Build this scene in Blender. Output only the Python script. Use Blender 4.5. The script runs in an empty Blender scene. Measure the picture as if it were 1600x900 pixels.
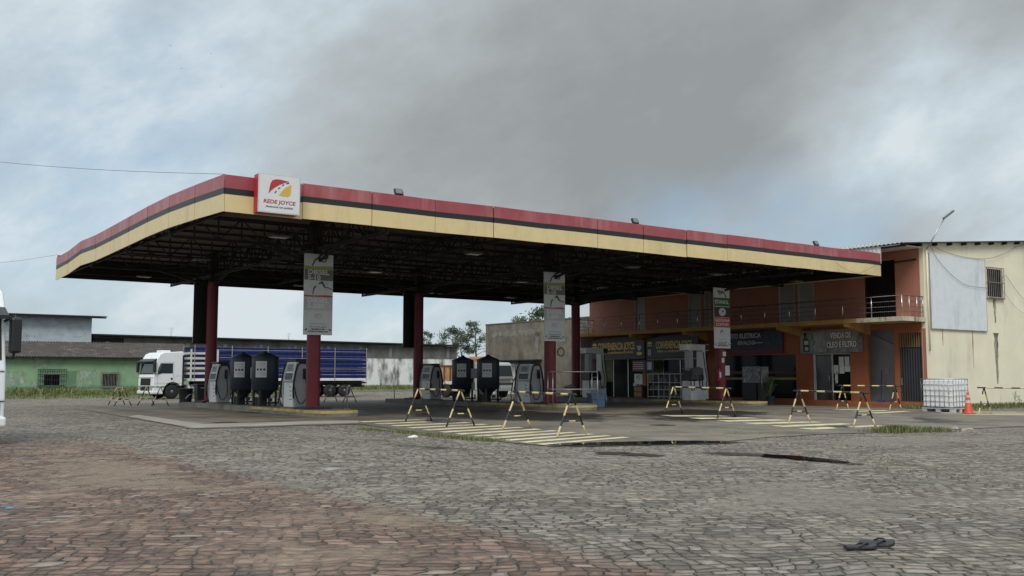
import bpy, bmesh, math, random
from mathutils import Vector, Matrix, Euler
random.seed(7)
SC = bpy.context.scene
COL = SC.collection
PI = math.pi
rad = math.radians

# ------------------------------------------------------------------ camera
EYE = 1.45
YAW, PITCH, FPX = rad(35.54), rad(5.12), 1540.0
cd = bpy.data.cameras.new('camera')
cam = bpy.data.objects.new('camera', cd)
COL.objects.link(cam)
cam.location = (0, 0, EYE)
cam.rotation_euler = (PI/2 + PITCH, 0, -YAW)
cd.sensor_width = 36
cd.lens = FPX*36/1600
cd.clip_start, cd.clip_end = 0.1, 6000
SC.camera = cam
FW = Vector((math.sin(YAW)*math.cos(PITCH), math.cos(YAW)*math.cos(PITCH), math.sin(PITCH)))
RT = Vector((math.cos(YAW), -math.sin(YAW), 0))
UP = RT.cross(FW)
def ray(px, py):
    """direction in which a point of the photograph (1600 px wide) was seen"""
    return FW + RT*((px-800)/FPX) - UP*((py-450)/FPX)
def atY(px, py, Y):
    d = ray(px, py); return Vector((0, 0, EYE)) + d*(Y/d.y)
def atX(px, py, X):
    d = ray(px, py); return Vector((0, 0, EYE)) + d*(X/d.x)
def atZ(px, py, z):
    d = ray(px, py); return Vector((0, 0, EYE)) + d*((z-EYE)/d.z)

# ------------------------------------------------------------------ sky, sun, exposure
SUN_EL, SUN_AZ = 46.0, -138.0        # azimuth measured from +Y towards +X
W = bpy.data.worlds.new('World')
SC.world = W
W.use_nodes = True
nt = W.node_tree
for n in list(nt.nodes): nt.nodes.remove(n)
def N(t, **k):
    n = nt.nodes.new(t)
    for a, b in k.items(): setattr(n, a, b)
    return n
def L(a, b): nt.links.new(a, b)
wout = N('ShaderNodeOutputWorld'); wbg = N('ShaderNodeBackground')
wbg.inputs['Strength'].default_value = 0.1
L(wbg.outputs[0], wout.inputs[0])
sky = N('ShaderNodeTexSky', sky_type='NISHITA'); sky.sun_disc = False
sky.sun_elevation = rad(SUN_EL); sky.sun_rotation = rad(SUN_AZ)
tc = N('ShaderNodeTexCoord')
def wm(op, a, b=None, c=None, clamp=False):
    n = N('ShaderNodeMath', operation=op); n.use_clamp = clamp
    for i, v in enumerate((a, b, c)):
        if v is None: continue
        if isinstance(v, (int, float)): n.inputs[i].default_value = v
        else: L(v, n.inputs[i])
    return n.outputs[0]
def wnoise(scale, detail, zs, seed=0.0, rough=0.55, dist=0.0):
    mp = N('ShaderNodeMapping'); mp.inputs['Scale'].default_value = (1, 1, zs)
    mp.inputs['Location'].default_value = (seed, seed*0.7, seed*0.3)
    mp.inputs['Rotation'].default_value = (rad(8), rad(-10), 0)
    L(tc.outputs['Generated'], mp.inputs['Vector'])
    n = N('ShaderNodeTexNoise'); n.inputs['Scale'].default_value = scale
    n.inputs['Detail'].default_value = detail; n.inputs['Roughness'].default_value = rough
    n.inputs['Distortion'].default_value = dist
    L(mp.outputs[0], n.inputs['Vector']); return n
warp = wnoise(3.2, 4, 1.6, 3.1)
va = N('ShaderNodeVectorMath', operation='SUBTRACT'); L(warp.outputs['Color'], va.inputs[0]); va.inputs[1].default_value = (.5, .5, .5)
vb = N('ShaderNodeVectorMath', operation='SCALE'); L(va.outputs[0], vb.inputs[0]); vb.inputs['Scale'].default_value = 0.16
vc = N('ShaderNodeVectorMath', operation='ADD'); L(tc.outputs['Generated'], vc.inputs[0]); L(vb.outputs[0], vc.inputs[1])
vd = N('ShaderNodeVectorMath', operation='NORMALIZE'); L(vc.outputs[0], vd.inputs[0])
def blob(px, py, r, w):
    d = N('ShaderNodeVectorMath', operation='DOT_PRODUCT'); L(vd.outputs[0], d.inputs[0])
    d.inputs[1].default_value = ray(px, py).normalized()
    m = N('ShaderNodeMapRange', interpolation_type='LINEAR')
    L(d.outputs['Value'], m.inputs['Value'])
    m.inputs['From Min'].default_value = math.cos(rad(r)); m.inputs['From Max'].default_value = 1.0
    return wm('MULTIPLY', wm('POWER', m.outputs[0], 2.), w)
def total(bs):
    s = bs[0]
    for b in bs[1:]: s = wm('ADD', s, b)
    return s
# the grey cloud bank: wide soft lobes, broken up by bands of vapour that run one way across the sky
E1 = (RT*math.cos(rad(24))+UP*math.sin(rad(24))).normalized(); E2 = (UP*math.cos(rad(24))-RT*math.sin(rad(24))).normalized(); E3 = FW.normalized()
def wband(s1, s2, detail, rough, seed, dist=.0):
    cs = N('ShaderNodeCombineXYZ')
    for i, (e_, s_) in enumerate(((E1, s1), (E2, s2), (E3, s1))):
        d = N('ShaderNodeVectorMath', operation='DOT_PRODUCT'); L(tc.outputs['Generated'], d.inputs[0]); d.inputs[1].default_value = e_
        L(wm('MULTIPLY', d.outputs['Value'], s_), cs.inputs[i])
    ad = N('ShaderNodeVectorMath', operation='ADD'); L(cs.outputs[0], ad.inputs[0]); ad.inputs[1].default_value = (seed, seed*.37, seed*.71)
    n = N('ShaderNodeTexNoise'); n.inputs['Scale'].default_value = 1; n.inputs['Detail'].default_value = detail; n.inputs['Roughness'].default_value = rough
    n.inputs['Distortion'].default_value = dist
    L(ad.outputs[0], n.inputs['Vector']); return n.outputs['Fac']
dark = total([blob(820, 190, 24, .46), blob(1150, 120, 20, .22), blob(1250, 10, 20, .32), blob(1580, -40, 12, .34), blob(1040, 290, 11, .20), blob(1460, 362, 9, .40), blob(1300, 375, 6, .12),
              blob(1480, 205, 10, -.52), blob(1310, 275, 7, -.22), blob(350, 20, 11, -.14), blob(600, 270, 10, .16), blob(420, 505, 11, -.14), blob(880, 520, 8, -.24)])
n1 = wband(5.0, 8.5, 10, .60, 3.3, .15); n2 = wband(13, 21, 9, .62, 8.1, .1); n3 = wband(2.2, 4.2, 5, .5, 12.6, .3)
dk = wm('ADD', dark, wm('MULTIPLY', wm('SUBTRACT', n1, .5), .90))
dk = wm('ADD', dk, wm('MULTIPLY', wm('SUBTRACT', n2, .5), .44))
dk = wm('ADD', dk, wm('MULTIPLY', wm('SUBTRACT', n3, .5), .55))
dk = wm('ADD', dk, .13)
cr = N('ShaderNodeValToRGB'); L(dk, cr.inputs[0])
e = cr.color_ramp.elements
e[0].position = -0.0; e[0].color = (.67, .745, .785, 1)
e[1].position = 1.0; e[1].color = (.300, .324, .333, 1)
for p, c in ((.12, (.56, .65, .705, 1)), (.30, (.475, .54, .575, 1)), (.52, (.418, .455, .472, 1)), (.78, (.345, .372, .384, 1))):
    q = e.new(p); q.color = c
gain = N('ShaderNodeVectorMath', operation='SCALE'); L(cr.outputs[0], gain.inputs[0])
# an overcast sky is brighter towards its zenith
sx = N('ShaderNodeSeparateXYZ'); L(tc.outputs['Generated'], sx.inputs[0])
zb = N('ShaderNodeMapRange', interpolation_type='SMOOTHSTEP'); L(sx.outputs['Z'], zb.inputs['Value'])
zb.inputs['From Min'].default_value = .40; zb.inputs['From Max'].default_value = .85
zb.inputs['To Min'].default_value = 8.0; zb.inputs['To Max'].default_value = 16.0
L(zb.outputs[0], gain.inputs['Scale'])
# gaps where blue sky shows
blue = total([blob(650, 495, 7, 1.0), blob(760, 480, 5, .5), blob(1180, 340, 6, .6), blob(1050, 352, 5, .5), blob(170, 215, 10, .4), blob(60, 380, 9, .4), blob(1340, 348, 4, .4)])
blue = wm('MULTIPLY', blue, wm('ADD', wm('MULTIPLY', wm('SUBTRACT', n1, .46), 4.5), .75))
blue = wm('MULTIPLY', blue, .75, clamp=True)
bl = N('ShaderNodeMix', data_type='RGBA'); L(blue, bl.inputs['Factor'])
L(gain.outputs[0], bl.inputs['A'])
skg = N('ShaderNodeMix', data_type='RGBA', blend_type='MULTIPLY'); skg.inputs['Factor'].default_value = 1
L(sky.outputs[0], skg.inputs['A']); skg.inputs['B'].default_value = (.55, .60, .62, 1)
ska = N('ShaderNodeMix', data_type='RGBA', blend_type='ADD'); ska.inputs['Factor'].default_value = 1
L(skg.outputs['Result'], ska.inputs['A']); ska.inputs['B'].default_value = (.9, 1.5, 2.2, 1)
L(ska.outputs['Result'], bl.inputs['B'])
L(bl.outputs['Result'], wbg.inputs['Color'])

sl = bpy.data.lights.new('sun', 'SUN'); sl.energy = 1.5; sl.angle = rad(24); sl.color = (1, .95, .88)
so = bpy.data.objects.new('sun', sl); COL.objects.link(so)
sd = Vector((math.sin(rad(SUN_AZ))*math.cos(rad(SUN_EL)), math.cos(rad(SUN_AZ))*math.cos(rad(SUN_EL)), math.sin(rad(SUN_EL))))
so.rotation_euler = sd.to_track_quat('Z', 'Y').to_euler()
so.location = sd*200
vs = SC.view_settings
vs.view_transform = 'Standard'; vs.look = 'None'; vs.gamma = 1; vs.exposure = 0.35; vs.use_curve_mapping = False

# ------------------------------------------------------------------ materials
MATS = {}
def mat(name, col, rough=.6, metal=0., var=.12, vs=2.5, bump=0., bs=30., dirt=None, dz=1., ds=1.2, da=.5, spec=.5, coat=0., thr=.5):
    """procedural paint / stone / metal: slow colour variation, optional second colour (dirt, rust) and fine bump"""
    if name in MATS: return MATS[name]
    m = bpy.data.materials.new(name); m.use_nodes = True
    t = m.node_tree; b = t.nodes['Principled BSDF']
    b.inputs['Roughness'].default_value = rough; b.inputs['Metallic'].default_value = metal
    b.inputs['Specular IOR Level'].default_value = spec
    if coat: b.inputs['Coat Weight'].default_value = coat
    tcn = t.nodes.new('ShaderNodeTexCoord')
    n = t.nodes.new('ShaderNodeTexNoise'); n.inputs['Scale'].default_value = vs; n.inputs['Detail'].default_value = 6
    n.inputs['Roughness'].default_value = .62
    t.links.new(tcn.outputs['Object'], n.inputs['Vector'])
    r = t.nodes.new('ShaderNodeValToRGB'); t.links.new(n.outputs['Fac'], r.inputs[0])
    r.color_ramp.elements[0].position = .3; r.color_ramp.elements[1].position = .7
    r.color_ramp.elements[0].color = tuple(c*(1-var) for c in col)+(1,)
    r.color_ramp.elements[1].color = tuple(min(1, c*(1+var)) for c in col)+(1,)
    out = r.outputs[0]
    if dirt:
        mp = t.nodes.new('ShaderNodeMapping'); mp.inputs['Scale'].default_value = (1, 1, dz)
        t.links.new(tcn.outputs['Object'], mp.inputs['Vector'])
        n2 = t.nodes.new('ShaderNodeTexNoise'); n2.inputs['Scale'].default_value = ds; n2.inputs['Detail'].default_value = 8
        n2.inputs['Roughness'].default_value = .68
        t.links.new(mp.outputs[0], n2.inputs['Vector'])
        mr = t.nodes.new('ShaderNodeMapRange'); t.links.new(n2.outputs['Fac'], mr.inputs['Value'])
        mr.inputs['From Min'].default_value = thr; mr.inputs['From Max'].default_value = thr+.17
        mr.inputs['To Max'].default_value = da
        mx = t.nodes.new('ShaderNodeMix'); mx.data_type = 'RGBA'
        t.links.new(mr.outputs[0], mx.inputs['Factor']); t.links.new(out, mx.inputs['A'])
        mx.inputs['B'].default_value = tuple(dirt)+(1,)
        out = mx.outputs['Result']
    t.links.new(out, b.inputs['Base Color'])
    if bump:
        n3 = t.nodes.new('ShaderNodeTexNoise'); n3.inputs['Scale'].default_value = bs; n3.inputs['Detail'].default_value = 5
        t.links.new(tcn.outputs['Object'], n3.inputs['Vector'])
        bp = t.nodes.new('ShaderNodeBump'); bp.inputs['Strength'].default_value = bump; bp.inputs['Distance'].default_value = .02
        t.links.new(n3.outputs['Fac'], bp.inputs['Height']); t.links.new(bp.outputs[0], b.inputs['Normal'])
    MATS[name] = m
    return m
def leafmat(name, cols):
    m = bpy.data.materials.new(name); m.use_nodes = True
    t = m.node_tree; b = t.nodes['Principled BSDF']; b.inputs['Roughness'].default_value = .6
    g = t.nodes.new('ShaderNodeNewGeometry'); r = t.nodes.new('ShaderNodeValToRGB')
    t.links.new(g.outputs['Random Per Island'], r.inputs[0])
    r.color_ramp.elements[0].color = tuple(cols[0])+(1,); r.color_ramp.elements[1].color = tuple(cols[-1])+(1,)
    if len(cols) > 2: r.color_ramp.elements.new(.5).color = tuple(cols[1])+(1,)
    t.links.new(r.outputs[0], b.inputs['Base Color'])
    return m
def glassmat(name, col, rough=.06, alpha=1.):
    m = bpy.data.materials.new(name); m.use_nodes = True
    b = m.node_tree.nodes['Principled BSDF']
    b.inputs['Base Color'].default_value = tuple(col)+(1,); b.inputs['Roughness'].default_value = rough
    b.inputs['Specular IOR Level'].default_value = .6
    if alpha < 1: b.inputs['Alpha'].default_value = alpha
    return m

m_red = mat('red_fascia_paint', (.31, .060, .070), .36, var=.12, dirt=(.42, .18, .18), ds=1.1, dz=.2, da=.65)
m_blk = mat('black_paint', (.012, .012, .014), .45)
m_yel = mat('cream_yellow_fascia', (.66, .52, .27), .42, var=.05, dirt=(.44, .34, .18), ds=1.2, dz=.14, da=.5, thr=.53)
m_colred = mat('red_column_paint', (.17, .010, .018), .5, var=.16, vs=1.5, dirt=(.07, .018, .02), ds=2.5, da=.5)
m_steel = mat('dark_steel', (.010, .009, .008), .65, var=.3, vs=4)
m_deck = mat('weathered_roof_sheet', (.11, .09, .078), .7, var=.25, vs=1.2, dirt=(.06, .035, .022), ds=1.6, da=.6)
m_white = mat('white_paint', (.72, .72, .71), .4, var=.05)
m_sign = mat('sign_white', (.66, .66, .66), .45, var=.04)
m_conc = mat('kerb_concrete', (.20, .185, .165), .85, var=.22, vs=2, bump=.4, bs=18, dirt=(.06, .055, .05), ds=1.6, da=.7)
m_kerby = mat('worn_yellow_kerb', (.50, .36, .11), .7, var=.15, dirt=(.17, .15, .12), ds=3, da=.8)
m_bar_y = mat('barrier_cream', (.58, .45, .22), .5, var=.15, dirt=(.16, .10, .055), ds=6, da=.8, thr=.52)
m_bar_k = mat('barrier_black', (.013, .012, .012), .5, var=.2)
m_metal = mat('galvanised_steel', (.42, .43, .44), .38, .8, var=.15)
m_chrome = mat('railing_steel', (.55, .55, .56), .25, .9, var=.08)
m_rub = mat('rubber', (.014, .014, .015), .75)
m_navy = mat('navy_tank', (.014, .022, .034), .5, var=.2, vs=3, dirt=(.03, .034, .04), ds=2, da=.5)
m_pgrey = mat('pump_grey', (.36, .36, .365), .45, var=.08)
m_pwhite = mat('pump_white', (.72, .73, .73), .4, var=.06, dirt=(.30, .29, .28), ds=2, da=.4)
m_dark = mat('dark_plastic', (.018, .019, .02), .5, var=.2)
m_screen = glassmat('dark_display', (.01, .011, .012), .1)
m_paper = mat('paper', (.62, .62, .60), .8, var=.04)
m_print = mat('print_dark', (.05, .05, .055), .6)
m_fade = mat('print_faded', (.45, .45, .45), .6)
m_green = mat('print_green', (.012, .11, .03), .5)
m_sred = mat('print_red', (.42, .03, .035), .5)
m_syel = mat('print_yellow', (.62, .40, .06), .5)
m_olive = mat('print_olive', (.30, .28, .06), .5)
m_sgrey = mat('print_grey', (.12, .115, .105), .5)
m_lgrey = mat('print_light_grey', (.50, .50, .51), .5)
m_blueglass = glassmat('window_glass', (.008, .009, .010), .08); m_blueglass.node_tree.nodes['Principled BSDF'].inputs['Specular IOR Level'].default_value = .10

# ------------------------------------------------------------------ mesh helper
def soften(m, full=1., sc=2.2, amp=1.1, lo=.22, hi=.85):
    """ragged see-through rim for stains, driven by the mesh's own 'edge' distance"""
    t = m.node_tree; b = t.nodes['Principled BSDF']
    at = t.nodes.new('ShaderNodeAttribute'); at.attribute_name = 'edge'; tcn = t.nodes.new('ShaderNodeTexCoord')
    n = t.nodes.new('ShaderNodeTexNoise'); n.inputs['Scale'].default_value = sc; n.inputs['Detail'].default_value = 9; n.inputs['Roughness'].default_value = .7
    t.links.new(tcn.outputs['Object'], n.inputs['Vector'])
    k = t.nodes.new('ShaderNodeMath'); k.operation = 'MULTIPLY_ADD'; t.links.new(n.outputs['Fac'], k.inputs[0]); k.inputs[1].default_value = amp*2; k.inputs[2].default_value = -amp
    a = t.nodes.new('ShaderNodeMath'); a.operation = 'ADD'; t.links.new(k.outputs[0], a.inputs[0]); t.links.new(at.outputs['Fac'], a.inputs[1])
    mul = t.nodes.new('ShaderNodeMath'); mul.operation = 'MINIMUM'
    r = t.nodes.new('ShaderNodeMapRange'); r.interpolation_type = 'SMOOTHSTEP'; t.links.new(a.outputs[0], r.inputs['Value'])
    r.inputs['From Min'].default_value = lo; r.inputs['From Max'].default_value = hi; r.inputs['To Max'].default_value = full
    t.links.new(r.outputs[0], mul.inputs[0]); ed = t.nodes.new('ShaderNodeMath'); ed.operation = 'MULTIPLY'; ed.use_clamp = True
    t.links.new(at.outputs['Fac'], ed.inputs[0]); ed.inputs[1].default_value = 3.; t.links.new(ed.outputs[0], mul.inputs[1])
    t.links.new(mul.outputs[0], b.inputs['Alpha']); return m
class MB:
    def __init__(s): s.v = []; s.f = []; s.m = []; s.sm = []
    def add(s, vs, fs, m=0, smooth=False, M=None):
        o = len(s.v)
        for v in vs:
            v = Vector(v); s.v.append(M @ v if M else v)
        for f in fs: s.f.append([i+o for i in f]); s.m.append(m); s.sm.append(smooth)
        return s
    def box(s, x0, x1, y0, y1, z0, z1, m=0, M=None):
        vs = [(x, y, z) for z in (z0, z1) for y in (y0, y1) for x in (x0, x1)]
        return s.add(vs, [(0, 2, 3, 1), (4, 5, 7, 6), (0, 1, 5, 4), (2, 6, 7, 3), (0, 4, 6, 2), (1, 3, 7, 5)], m, False, M)
    def cbox(s, c, d, m=0, M=None):
        return s.box(c[0]-d[0]/2, c[0]+d[0]/2, c[1]-d[1]/2, c[1]+d[1]/2, c[2]-d[2]/2, c[2]+d[2]/2, m, M)
    def bar(s, a, b, w, h=None, m=0, up=(0, 0, 1)):
        a, b = Vector(a), Vector(b); h = h or w
        d = (b-a); ln = d.length
        if ln < 1e-6: return s
        d.normalize(); u = Vector(up)
        if abs(d.dot(u)) > .98: u = Vector((1, 0, 0))
        x = d.cross(u).normalized(); y = x.cross(d)
        M = Matrix((x, y, d)).transposed().to_4x4(); M.translation = a
        return s.box(-w/2, w/2, -h/2, h/2, 0, ln, m, M)
    def tube(s, pts, r, seg=8, m=0, caps=True, closed=False):
        pts = [Vector(p) for p in pts]; n = len(pts); rs = r if isinstance(r, (list, tuple)) else [r]*n
        rings = []; ref = None
        for i, p in enumerate(pts):
            if closed: t = pts[(i+1) % n]-pts[i-1]
            else: t = pts[min(i+1, n-1)]-pts[max(i-1, 0)]
            t.normalize()
            if ref is None:
                ref = Vector((0, 0, 1)) if abs(t.z) < .9 else Vector((1, 0, 0))
            x = ref - t*ref.dot(t)
            if x.length < 1e-4: x = t.orthogonal()
            x.normalize(); y = t.cross(x); ref = x
            rings.append([p + x*math.cos(2*PI*k/seg)*rs[i] + y*math.sin(2*PI*k/seg)*rs[i] for k in range(seg)])
        o = len(s.v)
        for rg in rings: s.v.extend(rg)
        for i in range(n if closed else n-1):
            j = (i+1) % n
            for k in range(seg):
                k2 = (k+1) % seg
                s.f.append([o+i*seg+k, o+i*seg+k2, o+j*seg+k2, o+j*seg+k]); s.m.append(m); s.sm.append(True)
        if caps and not closed:
            s.f.append([o+k for k in reversed(range(seg))]); s.m.append(m); s.sm.append(False)
            s.f.append([o+(n-1)*seg+k for k in range(seg)]); s.m.append(m); s.sm.append(False)
        return s
    def lathe(s, prof, seg=20, m=0, M=None, smooth=True, caps=True):
        vs = []; fs = []
        for r, z in prof:
            for k in range(seg): a = 2*PI*k/seg; vs.append((r*math.cos(a), r*math.sin(a), z))
        for i in range(len(prof)-1):
            for k in range(seg):
                k2 = (k+1) % seg; fs.append((i*seg+k, i*seg+k2, (i+1)*seg+k2, (i+1)*seg+k))
        s.add(vs, fs, m, smooth, M)
        if caps:
            s.add(vs[:seg], [tuple(reversed(range(seg)))], m, False, M); s.add(vs[-seg:], [tuple(range(seg))], m, False, M)
        return s
    def prism(s, poly, y0, y1, m=0, M=None):
        """polygon in x,z pulled from y0 to y1"""
        n = len(poly)
        vs = [(x, y0, z) for x, z in poly]+[(x, y1, z) for x, z in poly]
        ar = sum(poly[i][0]*poly[(i+1) % n][1]-poly[(i+1) % n][0]*poly[i][1] for i in range(n))
        fr = tuple(range(n)); bk = tuple(range(2*n-1, n-1, -1))
        sd_ = [(i, i+n, (i+1) % n+n, (i+1) % n) for i in range(n)]
        fs = [fr, bk]+sd_
        if ar < 0: fs = [tuple(reversed(f)) for f in fs]
        return s.add(vs, fs, m, False, M)
    def quad(s, a, b, c, d, m=0): return s.add([a, b, c, d], [(0, 1, 2, 3)], m)
    def build(s, name, mats, parent=None, loc=None, rot=None, bevel=0, bseg=2):
        me = bpy.data.meshes.new(name)
        me.from_pydata([tuple(v) for v in s.v], [], s.f)
        if not isinstance(mats, (list, tuple)): mats = [mats]
        for m in mats: me.materials.append(m)
        me.polygons.foreach_set('material_index', s.m)
        me.polygons.foreach_set('use_smooth', s.sm)
        me.update()
        o = bpy.data.objects.new(name, me); COL.objects.link(o)
        if parent: o.parent = parent
        if loc: o.location = loc
        if rot: o.rotation_euler = rot
        if bevel:
            b = o.modifiers.new('bevel', 'BEVEL'); b.width = bevel; b.segments = bseg; b.limit_method = 'ANGLE'; b.angle_limit = rad(35)
        return o
def tag(o, label, cat, group=None):
    o['label'] = label; o['category'] = cat
    if group: o['group'] = group
    return o
def thing(name, label, cat, loc=(0, 0, 0), rz=0, group=None):
    o = bpy.data.objects.new(name, None); COL.objects.link(o); o.empty_display_size = .3
    o.location = loc; o.rotation_euler = (0, 0, rz)
    return tag(o, label, cat, group)
def struct(o, k='structure'):
    o['kind'] = k; return o
def dup(o, loc=None, rz=None, label=None, group=None, parent=None):
    c = o.copy(); COL.objects.link(c)
    if parent: c.parent = parent
    if loc is not None: c.location = loc
    if rz is not None: c.rotation_euler = (0, 0, rz)
    if label: c['label'] = label
    if group: c['group'] = group
    for ch in list(o.children): dup(ch, parent=c)
    return c
def text(name, body, size, m, parent, loc, sx=1., align='CENTER', ex=.003, shear=0., bold=0., rot=(PI/2, 0, 0)):
    cu = bpy.data.curves.new(name, 'FONT'); cu.body = body; cu.size = size; cu.align_x = align; cu.align_y = 'CENTER'
    cu.extrude = ex; cu.shear = shear; cu.offset = bold; cu.resolution_u = 3
    o = bpy.data.objects.new(name+'_curve', cu)
    me = bpy.data.meshes.new_from_object(o)
    bpy.data.objects.remove(o); bpy.data.curves.remove(cu)
    me.name = name; me.materials.clear(); me.materials.append(m)
    for p in me.polygons: p.material_index = 0
    r = bpy.data.objects.new(name, me); COL.objects.link(r); r.parent = parent
    r.location = loc; r.rotation_euler = rot; r.scale = (sx, 1, 1)
    return r
def rrect(x0, x1, z0, z1, r, n=4):
    pts = []
    for cx, cz, a0 in ((x1-r, z0+r, -90), (x1-r, z1-r, 0), (x0+r, z1-r, 90), (x0+r, z0+r, 180)):
        for k in range(n+1):
            a = rad(a0+90*k/n); pts.append((cx+r*math.cos(a), cz+r*math.sin(a)))
    return pts
def gridwall(mb, x0, x1, z0, z1, y0, y1, holes, m=0):
    """wall in x,z between y0 (front) and y1 with rectangular holes (with reveals)"""
    xs = sorted({x0, x1, *[h[0] for h in holes], *[h[1] for h in holes]}); xs = [x for x in xs if x0 <= x <= x1]
    zs = sorted({z0, z1, *[h[2] for h in holes], *[h[3] for h in holes]}); zs = [z for z in zs if z0 <= z <= z1]
    nx, nz = len(xs)-1, len(zs)-1
    def solid(i, j):
        if i < 0 or j < 0 or i >= nx or j >= nz: return False
        cx, cz = (xs[i]+xs[i+1])/2, (zs[j]+zs[j+1])/2
        return not any(h[0] < cx < h[1] and h[2] < cz < h[3] for h in holes)
    for i in range(nx):
        for j in range(nz):
            if not solid(i, j): continue
            a, b, c, d = xs[i], xs[i+1], zs[j], zs[j+1]
            mb.quad((a, y0, c), (b, y0, c), (b, y0, d), (a, y0, d), m)
            mb.quad((b, y1, c), (a, y1, c), (a, y1, d), (b, y1, d), m)
            if not solid(i-1, j): mb.quad((a, y1, c), (a, y0, c), (a, y0, d), (a, y1, d), m)
            if not solid(i+1, j): mb.quad((b, y0, c), (b, y1, c), (b, y1, d), (b, y0, d), m)
            if not solid(i, j-1): mb.quad((a, y1, c), (b, y1, c), (b, y0, c), (a, y0, c), m)
            if not solid(i, j+1): mb.quad((a, y0, d), (b, y0, d), (b, y1, d), (a, y1, d), m)
    return mb
def corrugated(mb, o, u, v, n, amp, m=0, th=.004, rows=1):
    """ribbed sheet: spans o + u (waves run across u) + v"""
    o, u, v = Vector(o), Vector(u), Vector(v); nn = u.cross(v).normalized()
    k = n*6; vs = []; fs = []
    for j in range(rows+1):
        for i in range(k+1):
            vs.append(o+u*(i/k)+v*(j/rows)+nn*(amp*math.sin(2*PI*i/6)))
    for j in range(rows):
        for i in range(k): fs.append((j*(k+1)+i, j*(k+1)+i+1, (j+1)*(k+1)+i+1, (j+1)*(k+1)+i))
    return mb.add(vs, fs, m, True)

# ------------------------------------------------------------------ the lie of the land
def sst(a, b, x):
    t = max(0, min(1, (x-a)/(b-a))); return t*t*(3-2*t)
def g(x, y):
    h = .10*sst(14, 27, y)*(1-sst(48, 58, y))*(1-sst(36, 41, x))*sst(-4, 8, x)
    h -= .15*sst(52, 62, y)*(1-sst(74, 83, y))
    h += .22*sst(76, 86, y)
    h += .02*math.sin(x*.31+1)*math.sin(y*.27)*sst(2, 8, y)*(1-sst(22, 26, y))
    return h
def gp(px, py, lift=0.):
    z = .05
    for _ in range(12):
        p = atZ(px, py, z); z = g(p.x, p.y)
    return Vector((p.x, p.y, z+lift))
def sheet(poly, lift, step=1.5):
    """flat polygon (world x,y) cut along a grid and laid on the ground"""
    bm = bmesh.new()
    f = bm.faces.new([bm.verts.new((p[0], p[1], 0)) for p in poly])
    xs = [p[0] for p in poly]; ys = [p[1] for p in poly]
    for ax, lo, hi in ((0, min(xs), max(xs)), (1, min(ys), max(ys))):
        x = math.ceil(lo/step)*step
        while x < hi:
            co = [0, 0, 0]; co[ax] = x; no = [0, 0, 0]; no[ax] = 1
            bmesh.ops.bisect_plane(bm, geom=bm.verts[:]+bm.edges[:]+bm.faces[:], plane_co=co, plane_no=no); x += step
    bmesh.ops.triangulate(bm, faces=bm.faces[:])
    for v in bm.verts: v.co.z = g(v.co.x, v.co.y)+lift
    for f in bm.faces:
        if f.normal.z < 0: f.normal_flip()
    bm.normal_update()
    for f in bm.faces:
        if f.normal.z < 0: f.normal_flip()
    mb = MB(); bm.verts.index_update()
    mb.add([v.co.copy() for v in bm.verts], [[v.index for v in f.verts] for f in bm.faces])
    bm.free(); return mb
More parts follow.
